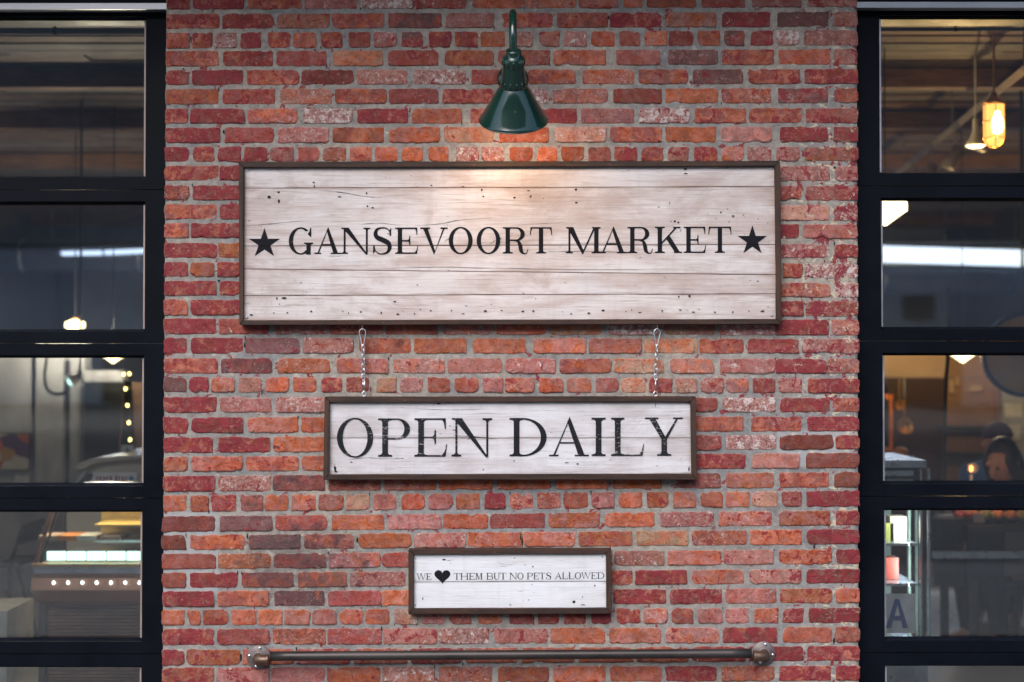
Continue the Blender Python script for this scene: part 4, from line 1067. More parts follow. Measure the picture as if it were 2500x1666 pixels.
M['white_plastic'] = plain('white_plastic', (0.62, 0.63, 0.62), 0.4)
M['steel'] = plain('brushed_steel', (0.50, 0.54, 0.60), 0.3, 0.85, 0.1, 6, 0.03)
M['black_cloth'] = plain('black_fabric', (0.012, 0.013, 0.018), 0.9, 0, .3, 20, .2)
M['blue_cloth'] = plain('blue_fabric', (0.035, 0.10, 0.30), 0.85, 0, .2, 20, .2)
M['skin'] = plain('skin', (0.42, 0.20, 0.13), 0.5, 0, .1, 20, 0.03)
M['hair'] = plain('dark_hair', (0.010, 0.008, 0.008), 0.5, 0, .3, 60, .3)
M['purple'] = plain('purple_knit', (0.055, 0.032, 0.075), 0.9, 0, .3, 30, .3)
M['orange_frame'] = plain('orange_painted_wood', (0.72, 0.20, 0.035), 0.6)
M['brass'] = plain('brass_pan', (0.62, 0.36, 0.11), 0.3, 0.85, .15, 12, .05)
M['copper'] = plain('brown_copper_panel', (0.36, 0.165, 0.085), 0.38, 0.3, .2, 3, .05)
M['dark_void'] = plain('dark_menu_board', (0.016, 0.019, 0.022), 0.5)
M['olive'] = plain('olive_yellow_sign_face', (0.42, 0.29, 0.07), 0.6, 0, .2, 3, 0)
M['cream'] = plain('cream_vehicle_paint', (0.52, 0.47, 0.40), 0.35, 0, .08, 3, 0, coat=.4)
M['paper'] = plain('white_paper', (0.68, 0.70, 0.76), 0.8, bump=0)
M['lamp_glass'] = opal('warm_white_opal_glass', (1.0, 0.80, 0.42), 7.0)
M['lamp_amber'] = opal('amber_lamp_glass', (1.0, 0.52, 0.13), 1.7, .35)
M['lamp_core'] = glow('bright_bulb', (1.0, 0.72, 0.30), 14)
M['led'] = glow('cool_led_strip', (0.66, 1.0, 0.88), 1.3)
M['led_white'] = glow('cool_white_bulb', (0.85, 0.95, 1.0), 3.0)
M['sky_bar_glow'] = glow('emissive_sky_gap', (0.60, 0.75, 1.0), 1.0)  # emission of the added bars, imitating a gap of reflected sky
M['fairy'] = glow('yellow_fairy_bulb', (1.0, 0.76, 0.22), 5.0)
M['food_red'] = plain('tomatoes', (0.42, 0.05, 0.03), 0.35)
M['food_orange'] = plain('oranges', (0.55, 0.20, 0.03), 0.45)
M['food_green'] = plain('pears', (0.28, 0.26, 0.05), 0.45)
structure('interior_floor', B(-5.5, 5.5, .32, 15, -.12, 0), M['floor_in'])
structure('interior_wall', B(-5.7, -5.5, .3, 15.2, -.1, 3.6), M['wall_dark'])
structure('interior_wall', B(5.5, 5.7, .3, 15.2, -.1, 3.6), M['wall_dark'])
M['rear_paint'] = plain('blue_grey_rear_wall', (0.26, 0.275, 0.32), .85, 0, .35, .7, .1)
structure('rear_wall', B(-5.5, 5.5, 12.8, 13.0, -.1, 3.6), M['rear_paint'])
ceil = structure('ceiling', B(-5.7, 5.7, .34, 15.2, 3.36, 3.6), M['wall_dark'])
y = 0.4; i = 0
while y < 12.6:
    w = random.choice((.11, .14, .16, .19)); xs = sorted([-5.5, random.uniform(-4, -1.2), random.uniform(1.3, 4.5), 5.5])
    for x0, x1 in zip(xs, xs[1:]):
        z = 3.325 + random.uniform(-.012, .012)
        obj('ceiling_plank', B(x0 + .004, x1 - .004, y, y + w - .012, z, 3.358), M[random.choice(('plank_a', 'plank_a', 'plank_b', 'plank_c'))], ceil)
    y += w; i += 1
for yy in (2.9, 4.3, 6.2, 8.6, 11): obj('ceiling_beam', B(-5.5, 5.5, yy, yy + .10, 3.20, 3.309), M['plank_c'], ceil, bevel=.006)

def XZ(px, py, y): return P(px, py, y)
def things(o, label, cat, group=None): return tag(o, label, cat, group)
# conduits just inside the glass
M['conduit'] = plain('dull_blue_grey_conduit', (0.055, 0.072, 0.105), .45, 0, .15, 4, .05)
def conduit(px_y, r_px, y, x0, x1, marks, label):
    z = P(0, px_y, y).z; r = r_px * (y + CAM_D) * K
    t = empty('conduit', (x0, y, z), label, 'pipe', 'galvanised conduits under the ceiling')
    obj('tube', T([(x0, y, z), (x1, y, z)], r, 16), M['conduit'], t, smooth=True)
    for mx in marks:
        x = P(mx, px_y, y).x
        obj('coupling', T([(x - .008, y, z), (x + .008, y, z)], r * 1.18, 16), M['black_alu'], t, smooth=True)
        obj('hanger', T([(x, y, z), (x, y, 3.34)], .004, 6), M['black_alu'], t)
conduit(76, 7.5, .75, -5.4, -1.45, (134,), 'galvanised conduit along the ceiling behind the left door')
conduit(57, 6.0, .80, 1.45, 5.4, (2188, 2372), 'upper galvanised conduit along the ceiling behind the right door')
conduit(72, 4.5, .95, 1.45, 5.4, (2333,), 'lower thinner galvanised conduit behind the right door')

# lit pendant lamps: opal glass with a conical foot
def pendant(px, py_tip, half, y, label, power, color=(1, .72, .38), ratio=.92, cord=True):
    s = (y + CAM_D) * K; r = half * s; tip = P(px, py_tip, y)
    t = empty('pendant_lamp', tip, label, 'pendant lamp', 'lit opal pendant lamps in the market hall')
    m = Matrix.Translation(tip)
    obj('cone_glass', L([(r * .06, 0), (r * .5, r * .33), (r * .97, r * .66), (r, r * .72)], m, 32), M['lamp_glass'], t, smooth=True)
    obj('seam_ring', L([(r * 1.01, r * .725), (r * 1.01, r * .765)], m, 32), M['brass'], t, smooth=True)
    obj('drum_glass', L([(r * .98, r * .77), (r * 1.0, r * .85), (r * .96, r * 1.15), (r * .55, r * 1.32), (r * .4, r * 1.36)], m, 32), M['lamp_glass'], t, smooth=True)
    obj('fitter', L([(r * .38, r * 1.362), (r * .38, r * 1.65), (r * .1, r * 1.75)], m, 20), M['brass'], t, smooth=True)
    if cord and tip.z + r * 1.75 < 3.3: obj('cord', T([tip + Vector((0, 0, r * 1.75)), (tip.x, y, 3.33)], .004, 8), M['shelf_dark'], t)
    d = bpy.data.lights.new('pendant_glow', 'POINT'); d.energy = power * 3.2; d.color = color; d.shadow_soft_size = r * .3
    o = bpy.data.objects.new('pendant_glow', d); COL.objects.link(o); o.parent = t; o.location = (0, 0, r * .9)
pendant(2161, 551, 53, 2.4, 'large lit pendant lamp at the corner of the second right pane', 8)
pendant(2350.5, 886, 30, 4.6, 'lit pendant lamp above the shelves in the third right pane', 62)
pendant(276, 887.5, 28.5, 4.2, 'lit pendant lamp above the cream van in the third left pane', 44, (1, .94, .88))
pendant(183, 815, 24, 4.5, 'lit pendant lamp showing at the foot of the second left pane', 22, (1, .92, .84))
# bulkhead lamp in a wire cage
def cage_lamp():
    y = 1.9; s = (y + CAM_D) * K; c = P(2427, 306, y)
    t = empty('cage_lamp', c, 'glowing amber caged lamp hanging in the top right pane', 'caged lamp'); m = Matrix.Translation(c)
    k = s
    obj('glass_jar', L([(8 * k, -50 * k), (17 * k, -47 * k), (24.5 * k, -32 * k), (25 * k, 48 * k), (20 * k, 52 * k)], m, 28), M['lamp_amber'], t, smooth=True)
    obj('bulb', L([(.001, -26 * k), (10 * k, -22 * k), (27.5 * k * .5, -10 * k), (26 * k * .5, 8 * k), (7 * k, 22 * k), (5 * k, 30 * k)], Matrix.Translation(c + Vector((0, -.027 * 1.9, 0))), 16), M['lamp_core'], t, smooth=True)
    bm = bmesh.new()
    for i in range(6):
        a = math.pi * i / 3 + .35; f = lambda r, z: m @ Vector((r * k * math.cos(a), r * k * math.sin(a), z * k))
        tube(bm, [f(26.5, 50), f(26.5, -33), f(19, -48), f(8, -54)], .0022, 6)
    for z, r in ((50, 26.5), (8, 26.5), (-33, 26.5), (-54, 8)): tube(bm, [m @ Vector((r * k * math.cos(2 * math.pi * i / 24), r * k * math.sin(2 * math.pi * i / 24), z * k)) for i in range(24)], .0024, 6, True)
    obj('wire_cage', bm, M['brass'], t)
    obj('cap', L([(27 * k, 52 * k), (27 * k, 58 * k), (12 * k, 66 * k), (6 * k, 80 * k)], m, 24), M['brass'], t, smooth=True)
    obj('rod', T([c + Vector((0, 0, 80 * k)), (c.x, y, 3.33)], .006, 8), M['brass'], t)
    d = bpy.data.lights.new('cage_glow', 'POINT'); d.energy = 4; d.color = (1, .55, .2); d.shadow_soft_size = .02
    o = bpy.data.objects.new('cage_glow', d); COL.objects.link(o); o.parent = t; o.location = (0, 0, -.07)
cage_lamp()
# track lights
def track():
    A, Bp = P(2512, 118, 1.5), P(2188, 426, 5.6); A.z = Bp.z = 3.08
    A = Vector((2.50, 1.4, 3.08)); Bp = Vector((2.97, 5.8, 3.08))
    t = empty('lighting_track', A, 'white lighting track with spot heads running back behind the top right pane', 'track light')
    M['track'] = plain('dull_track_metal', (0.26, 0.215, 0.19), .5)
    bm = T([A, Bp], .028, 4); obj('track_bar', bm, M['track'], t)
    for f in (.1, .5, .9):
        p = A.lerp(Bp, f); obj('hanger', T([p, (p.x, p.y, 3.34)], .006, 6), M['track'], t)
    for f, tilt in ((.30, .3), (.48, -.5), (.66, .5), (.80, -.3)):
        p = A.lerp(Bp, f) + Vector((0, 0, -.03)); d = Vector((-.5 + tilt * .3, -.2, -1)).normalized()
        obj('spot_arm', T([p, p + Vector((0, 0, -.13))], .009, 8), M['track'], t)
        q = p + Vector((0, 0, -.14)); bm = L([(.022, -.05), (.034, -.04), (.034, .06), (.046, .10)], axis(q, d), 20, cap=True)
        obj('spot_head', bm, M['track'], t, smooth=True)
track()
def dish():
    y = 2.6; c = P(2382, 358, y); t = empty('dish_lamp', c, 'small lit dish lamp beside the amber caged lamp', 'dish lamp'); m = Matrix.Translation(c)
    r = 26 * (y + CAM_D) * K
    obj('diffuser', L([(.001, -.008), (r * .6, -.006), (r * .96, .006)], m, 28, cap=False), M['lamp_glass'], t, smooth=True)
    obj('dish', L([(r, .004), (r * .9, .016), (r * .45, .06), (r * .3, .085), (r * .28, .15), (r * .1, .16)], m, 28), M['white_plastic'], t, smooth=True)
    obj('rod', T([c + Vector((0, 0, .16)), (c.x, y, 3.33)], .006, 8), M['white_plastic'], t)
dish()
def sky_bar(x0, x1, pyl, pyr, h_px, y, label, power):  # added emissive bar in place of sky mirrored in the glass, not a real lamp
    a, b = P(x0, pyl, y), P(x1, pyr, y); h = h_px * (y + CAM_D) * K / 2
    t = empty('added_sky_bar', a, label, 'added light bar', 'added glowing bars standing in for reflected sky')
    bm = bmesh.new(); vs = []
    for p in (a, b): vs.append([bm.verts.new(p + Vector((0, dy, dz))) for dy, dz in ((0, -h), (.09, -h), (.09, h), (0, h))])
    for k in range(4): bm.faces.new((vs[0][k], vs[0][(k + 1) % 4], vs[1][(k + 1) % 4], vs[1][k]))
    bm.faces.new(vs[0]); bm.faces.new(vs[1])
    obj('glowing_bar', bm, M['sky_bar_glow'], t)
    zt_ = max(a.z, b.z) + h
    obj('bar_top', B(a.x, b.x, y + .01, y + .08, zt_ + .002, zt_ + .03), M['conduit'], t)
    for f in (.15, .85):
        p = a.lerp(b, f); obj('hanger', T([(p.x, y + .045, zt_ + .028), (p.x, y + .045, 3.33)], .004, 6), M['conduit'], t)
    d = bpy.data.lights.new('added_hall_fill', 'AREA'); d.shape = 'RECTANGLE'; d.size = (b - a).length * .96; d.size_y = .07; d.energy = power; d.color = (.66, .80, 1)  # added cool fill that brightens the back of the hall
    o = bpy.data.objects.new('added_hall_fill', d); COL.objects.link(o); o.parent = t; o.location = a.lerp(b, .5) - Vector(t.location) + Vector((0, .045, -h - abs(b.z - a.z) - .004))
sky_bar(2050, 2560, 616, 632, 39, 7.0, 'long added glowing bar across the second right pane, standing in for reflected sky', 45)
sky_bar(149, 243, 618.5, 617, 9, 8.0, 'thin added bar glowing like reflected sky in the second left pane, the left of the two', 26)
sky_bar(254, 352, 616.5, 612, 9, 8.0, 'thin added bar glowing like reflected sky at the right edge of the second left pane', 26)

# hanging duct and rooftop clutter seen in the second panes
M['duct'] = plain('dull_spiral_duct', (0.22, 0.23, 0.25), .45, .4, .2, 3, .1)
def duct(x0, x1, z, y, r, label):
    t = empty('air_duct', (x0, y, z), label, 'air duct', 'round air ducts under the ceiling')
    obj('pipe', T([(x0, y, z), (x1, y, z)], r, 20), M['duct'], t, smooth=True)
    x = x0 + .4
    while x < x1 - .2:
        obj('collar', T([(x, y, z), (x + .03, y, z)], r * 1.04, 20), M['steel'], t, smooth=True); x += 1.2
    for xx_ in (x0 + .7, x1 - .7): obj('strap', T([(xx_, y, z + r), (xx_, y, 3.33)], .006, 6), M['steel'], t)
duct(-5.4, -1.2, 2.72, 9.3, .16, 'round grey air duct high at the back of the left side of the hall')
duct(1.2, 5.4, 2.55, 10.2, .18, 'round grey air duct high at the back of the right side of the hall')

# ------------------------------------------------------------------ right side: stall, cooler, table, people
def stall():
    y = 6.5; t = empty('food_stall', (4, y, 0), 'brown panelled food stall with dark shelves behind the right door', 'food stall')
    def pan(name, x0, y0, x1, y1, yy, mat, th=.05): 
        return obj(name, PB(x0, y0, x1, y1, yy, yy + th), M[mat], t, bevel=.004)
    pan('valance', 2090, 862, 2312, 922, 6.44, 'beige_panel'); pan('valance', 2314, 866, 2560, 922, 6.44, 'brown_panel')
    pan('side_panel', 2090, 923, 2308, 1560, 6.5, 'maroon_panel')
    pan('back_panel', 2309, 923, 2436, 1560, 6.5, 'brown_panel'); pan('end_panel', 2437, 923, 2600, 1560, 6.52, 'wall_grey')
    pan('shelf', 2309, 1042, 2432, 1050, 6.30, 'shelf_dark', .19); pan('shelf', 2309, 1108, 2432, 1116, 6.30, 'shelf_dark', .19)
    pan('post', 2433, 923, 2443, 1300, 6.42, 'brown_panel', .06)
    for k, (px, py) in enumerate(((2318, 938), (2333, 930), (2368, 944))):
        obj('hanging_paper', PB(px, py - (10 if k < 2 else 3), px + (10 if k < 2 else 30), py + (22 if k == 0 else 12), 6.40, 6.404), M['beige_panel'], t)
stall()
for k in range(2):
    x0, y0, w, h = ((2452, 985, 44, 34), (2452, 1038, 40, 36))[k]
    o = obj('notice', PB(x0, y0, x0 + w, y0 + h, 6.49, 6.495), M['paper'], None)
    tag(o, ('pale notice on the stall wall just under the round sign', 'lower pale notice on the stall wall above the hooded person')[k], 'notice', 'pale notices on the stall wall')
def round_sign():
    y = 3.6; c = P(2503, 866, y); s = (y + CAM_D) * K; m = axis(c, (-.12, -1, 0))
    t = empty('round_sign', c, 'big round olive yellow sign with black rim hanging in the third right pane', 'sign')
    obj('sign_face', L([(.0001, .016), (96 * s, .016), (96 * s, -.02), (.0001, -.02)], m, 48), M['olive'], t)
    obj('rim', L([(95 * s, -.03), (104 * s, -.03), (105 * s, .03), (96 * s, .034), (95 * s, .017)], m, 48, cap=False), M['shelf_dark'], t, smooth=True)
    obj('bracket', T([c + Vector((0, .04, 90 * s)), (c.x, y + .04, 3.33)], .012, 8), M['shelf_dark'], t)
round_sign()
o = obj('hanging_cable', T(smooth_path([P(2315, 700, 3.2), P(2314, 868, 3.2), P(2309, 930, 3.2), P(2307, 1000, 3.2), P(2305, 1090, 3.2), P(2303, 1250, 3.2), (P(2303, 1250, 3.2).x, 3.2, .02)], 6), .012, 8), M['shelf_dark'], None, smooth=True)
tag(o, 'black cable hanging down in front of the stall in the third right pane', 'cable')
def pan_hang(px, py, r, y, label):
    s = (y + CAM_D) * K; c = P(px, py, y); t = empty('hanging_pan', c, label, 'pan', 'brass pans hanging by the stall')
    m = axis(c, (0, -1, .1))
    obj('bowl', L([(.0001, -.02), (r * s * .85, -.012), (r * s, .02), (r * s * .97, .022), (r * s * .8, -.006), (.0001, -.012)], m, 28), M['brass'], t, smooth=True)
    obj('handle', T([c + Vector((0, 0, r * s * .9)), c + Vector((0, 0, r * s + .16))], .009, 8), M['brass'], t)
    obj('hook', T([c + Vector((0, 0, r * s + .16)), (c.x, y, P(px, 925, y).z)], .003, 6), M['steel'], t)
pan_hang(2197, 990, 12, 6.1, 'upper of two brass pans beside the orange framed board')
pan_hang(2208, 1041, 18.5, 6.0, 'lower larger brass pan hanging beside the orange framed board')
def board():
    y = 5.2; t = empty('menu_board', P(2165, 1090, y), 'black menu board in a bright orange frame at the left of the third right pane', 'menu board')
    obj('panel', PB(2120, 975, 2172, 1092, y, y + .02), M['dark_void'], t)
    for a in ((2112, 964, 2180, 974), (2112, 1093, 2180, 1101), (2171.5, 974.5, 2180, 1092.5), (2112, 974.5, 2119, 1092.5)): obj('frame', PB(*a, y - .012, y + .025), M['orange_frame'], t, bevel=.003)
board()
def cooler():
    y = 1.15; t = empty('display_cooler', (1.7, y, 0), 'tall pale glass fronted display cooler just inside the right door', 'display cooler')
    xl, xr = 1.02, P(2262, 1350, y).x; zt = P(0, 1131, y).z
    M['cooler_in'] = plain('pale_green_white_lining', (0.66, 0.78, 0.74), .5)
    obj('lining', B(xl, xr - .02, y + .52, y + .55, .12, zt - .14), M['cooler_in'], t)
    obj('side_wall', B(xl - .03, xl, y, y + .55, .1, zt - .13), M['cooler_in'], t)
    obj('base', B(xl - .03, xr + .005, y, y + .56, .004, .36), M['steel'], t, bevel=.01)
    obj('top_box', B(xl - .03, xr + .002, y, y + .56, zt - .02, zt + .012), M['steel'], t, bevel=.006)
    for z in (.035, .075): obj('vent_slat', B(xl, xr - .055, y + .004, y + .03, zt - z - .022, zt - z), M['steel'], t, bevel=.004)
    obj('vent_back', B(xl, xr - .02, y + .05, y + .5, zt - .13, zt - .025), M['dark_void'], t)
    for px in (2248, 2267.5):
        x = P(px, 1350, y).x; obj('corner_post', B(x - .0045, x + .0045, y - .01, y + .012, .36, zt - .025), M['steel'], t, bevel=.002)
    for px, w in ((2221, 5), (2239, 4)):
        x = P(px, 1350, y + .2).x; obj('inner_post', B(x - w * .001, x + w * .001, y + .2, y + .22, .36, zt - .14), M['cooler_in'], t)
    for z in (.62, .80): obj('shelf', B(xl, xr - .03, y + .04, y + .50, z, z + .012), M['steel'], t)
    for i, (x, mt, h) in enumerate(((1.24, 'wall_grey', .14), (1.40, 'food_red', .10), (1.55, 'wall_grey', .13), (1.66, 'food_green', .08), (1.72, 'beige_panel', .11))):
        obj('carton', B(x, x + .075, y + .12, y + .2, .813, .813 + h), M[mt], t, bevel=.004)
        obj('carton', B(x - .03, x + .045, y + .15, y + .23, .633, .633 + h * .9), M[('wall_grey', 'food_red', 'beige_panel')[i % 3]], t, bevel=.004)
    obj('lamp_strip', B(xl + .02, xr - .05, y + .05, y + .07, zt - .16, zt - .142), M['led'], t)
    d = bpy.data.lights.new('cooler_light', 'AREA'); d.shape = 'RECTANGLE'; d.size = .05; d.size_y = .68; d.energy = 2.6; d.color = (.80, 1, .94)
    o = bpy.data.objects.new('cooler_light', d); COL.objects.link(o); o.parent = t; o.location = Vector((xr - .055, y + .06, .72)) - t.location
    o.rotation_euler = Vector((.85, -.5, 0)).to_track_quat('Z', 'Y').to_euler()
cooler()
def grade_card(name, rectpx, y, label, letter_rect):
    t = empty(name, P(rectpx[0], rectpx[3], y), label, 'card', 'blue letter A cards')
    obj('card', PB(*rectpx, y, y + .003), M['paper'], t)
    M.setdefault('blue_print', plain('blue_print', (0.03, 0.07, 0.30), .6, bump=0))
    a, b = P(letter_rect[0], letter_rect[3], y - .002), P(letter_rect[2], letter_rect[1], y - .002); bm = bmesh.new(); w, h = b.x - a.x, b.z - a.z
    for i, q in enumerate(([(0, 0), (.24, 0), (.60, 1), (.40, 1)], [(.76, 0), (1, 0), (.60, 1), (.46, 1)], [(.2, .26), (.8, .26), (.73, .42), (.27, .42)])):
        vs = [bm.verts.new((a.x + u * w, y - .002 - i * .0002, a.z + v * h)) for u, v in q]; bm.faces.new(vs)
    obj('letter', bm, M['blue_print'], t)
grade_card('grade_card', (2126, 1450, 2234, 1546), .60, 'pale card with a large blue letter A in front of the display cooler', (2163, 1463, 2217, 1534))

def sphere(bm, c, r, n=10, sc=(1, 1, 1)):
    bmesh.ops.create_uvsphere(bm, u_segments=n, v_segments=max(6, n - 2), radius=1, matrix=Matrix.Translation(Vector(c)) @ Matrix.Diagonal((r * sc[0], r * sc[1], r * sc[2], 1)))
def table():
    y = 2.4; t = empty('market_table', (2.8, y, 0), 'dark fronted market table with fruit on top below the seated person', 'table')
    x0, x1 = P(2306, 1300, y).x, 3.95; zt = P(0, 1285, y).z; zb = P(0, 1416, y).z
    obj('table_top', B(x0 + .13, x1, y, y + .62, zt - .03, zt), M['shelf_dark'], t, bevel=.004)
    obj('front_panel', B(x0 + .13, x0 + .32, y + .004, y + .03, zb, zt - .031), M['black_cloth'], t, bevel=.004)
    xx_ = x0 + .325
    while xx_ < x1 - .1:
        obj('front_panel', B(xx_, min(xx_ + .18, x1), y + .008, y + .03, zb + .02, zt - .031), M['wall_dark'], t, bevel=.004); xx_ += .185
    for a in (x0 + .15, x1 - .06):
        for b in (y + .03, y + .55): obj('leg', B(a, a + .04, b, b + .04, .003, zt - .031), M['shelf_dark'], t)
    z = P(0, 1355, y - .06).z; obj('steel_rail', B(P(2279, 1355, y - .06).x, x1, y - .07, y - .03, z - .018, z + .018), M['steel'], t, bevel=.006)
    for k in range(5):
        a = P(2290, 1355, y).x + k * .4
        if a < x1: obj('rail_bracket', B(max(a, x0 + .14), max(a, x0 + .14) + .02, y - .031, y + .004, z - .01, z + .01), M['steel'], t)
    obj('dark_bin', L([(.075, .0), (.085, zt - .04), (.088, zt + .03), (.08, zt + .03)], Matrix.Translation((x0 + .05, y + .1, .42)) @ Matrix.Diagonal((1, 1, .47, 1)), 24), M['black_cloth'], t, smooth=True)
    return x0, zt, y
tx, tz, ty = table()
bk = 0
for px, mt, n in ((2347, 'food_red', 9), (2378, 'food_orange', 7), (2408, 'food_green', 8), (2440, 'food_orange', 9), (2470, 'food_orange', 8), (2498, 'food_green', 8)):
    c = P(px, 1284, ty + .14); c.z = tz + .002; t = empty('fruit_bowl', c, ('bowl of red tomatoes at the left end of the market table', 'small bowl of oranges next to the tomatoes', 'bowl of green pears in the middle of the market table', 'bowl of oranges right of the pears', 'bowl of oranges under the seated person', 'bowl of pears at the right edge of the picture')[bk], 'fruit bowl', 'fruit bowls on the market table'); bk += 1
    obj('bowl', L([(.03, 0), (.045, .012), (.058, .03), (.055, .03), (.04, .012), (.0001, .008)], Matrix.Translation(c), 18), M['shelf_dark'], t, smooth=True)
    for k in range(n):
        a = k * 2.4; r = .034 * math.sqrt(k / n) * 1.2; bm = bmesh.new(); sphere(bm, c + Vector((r * math.cos(a), r * math.sin(a), .034 + .02 * (1 - k / n))), .018, 10)
        obj('fruit', bm, M[mt], t, smooth=True)
o = obj('price_card', PB(2376, 1254, 2404, 1276, ty + .06, ty + .066), M['beige_panel'], None); o.location = (0, 0, 0); tag(o, 'blank cream price card standing on the market table', 'card')
o = obj('paper_sheet', PB(2203, 1114, 2232, 1133, 3.4, 3.404), M['paper'], None); tag(o, 'white sheet standing on the bread crate behind the cooler', 'paper')
def crate():
    y = 3.6; a, b = P(2150, 1134, y), P(2240, 1560, y); t = empty('bread_crate_stand', (a.x, y, 0), 'dark stand heaped with brown loaves behind the cooler', 'stand')
    obj('stand', B(a.x, b.x, y - .2, y + .3, .003, a.z), M['maroon_panel'], t, bevel=.006)
    for k, (px, py, l) in enumerate(((2188, 1112, .07), (2200, 1104, .07), (2181, 1124, .06), (2206, 1121, .07), (2170, 1118, .06))):
        bm = bmesh.new(); c = P(px, py, y); sphere(bm, (c.x, y + .02 * k, max(c.z, a.z + .03)), .034, 12, (1.5, 1, .9)); obj('loaf', bm, M['food_orange'], t, smooth=True)
crate()
def candle():
    y = 2.6; c = P(2371, 1160, y); t = empty('candle_lantern', (c.x, y, tz), 'small glowing lantern on the market table beside the seated person', 'lantern')
    obj('stem', T([(c.x, y, tz + .001), c], .008, 8), M['steel'], t); bm = bmesh.new(); sphere(bm, c + Vector((0, 0, .035)), .011, 12, (1, 1, 1.7)); obj('flame_bulb', bm, glow('lantern_flame', (1, .55, .2), .9), t, smooth=True)
    d = bpy.data.lights.new('lantern_glow', 'POINT'); d.energy = 1.1; d.color = (1, .42, .13); d.shadow_soft_size = .03
    o = bpy.data.objects.new('lantern_glow', d); COL.objects.link(o); o.parent = t; o.location = Vector((c.x, y - .06, c.z + .04)) - t.location
    o = obj('jar', L([(.02, 0), (.022, .05), (.016, .06), (.016, .07)], Matrix.Translation((P(2356, 1180, y).x, y, tz + .001)) @ Matrix.Diagonal((1, 1, 3.0, 1)), 16), M['white_plastic'], None, smooth=True)
    tag(o, 'white jar next to the glowing lantern', 'jar')
candle()

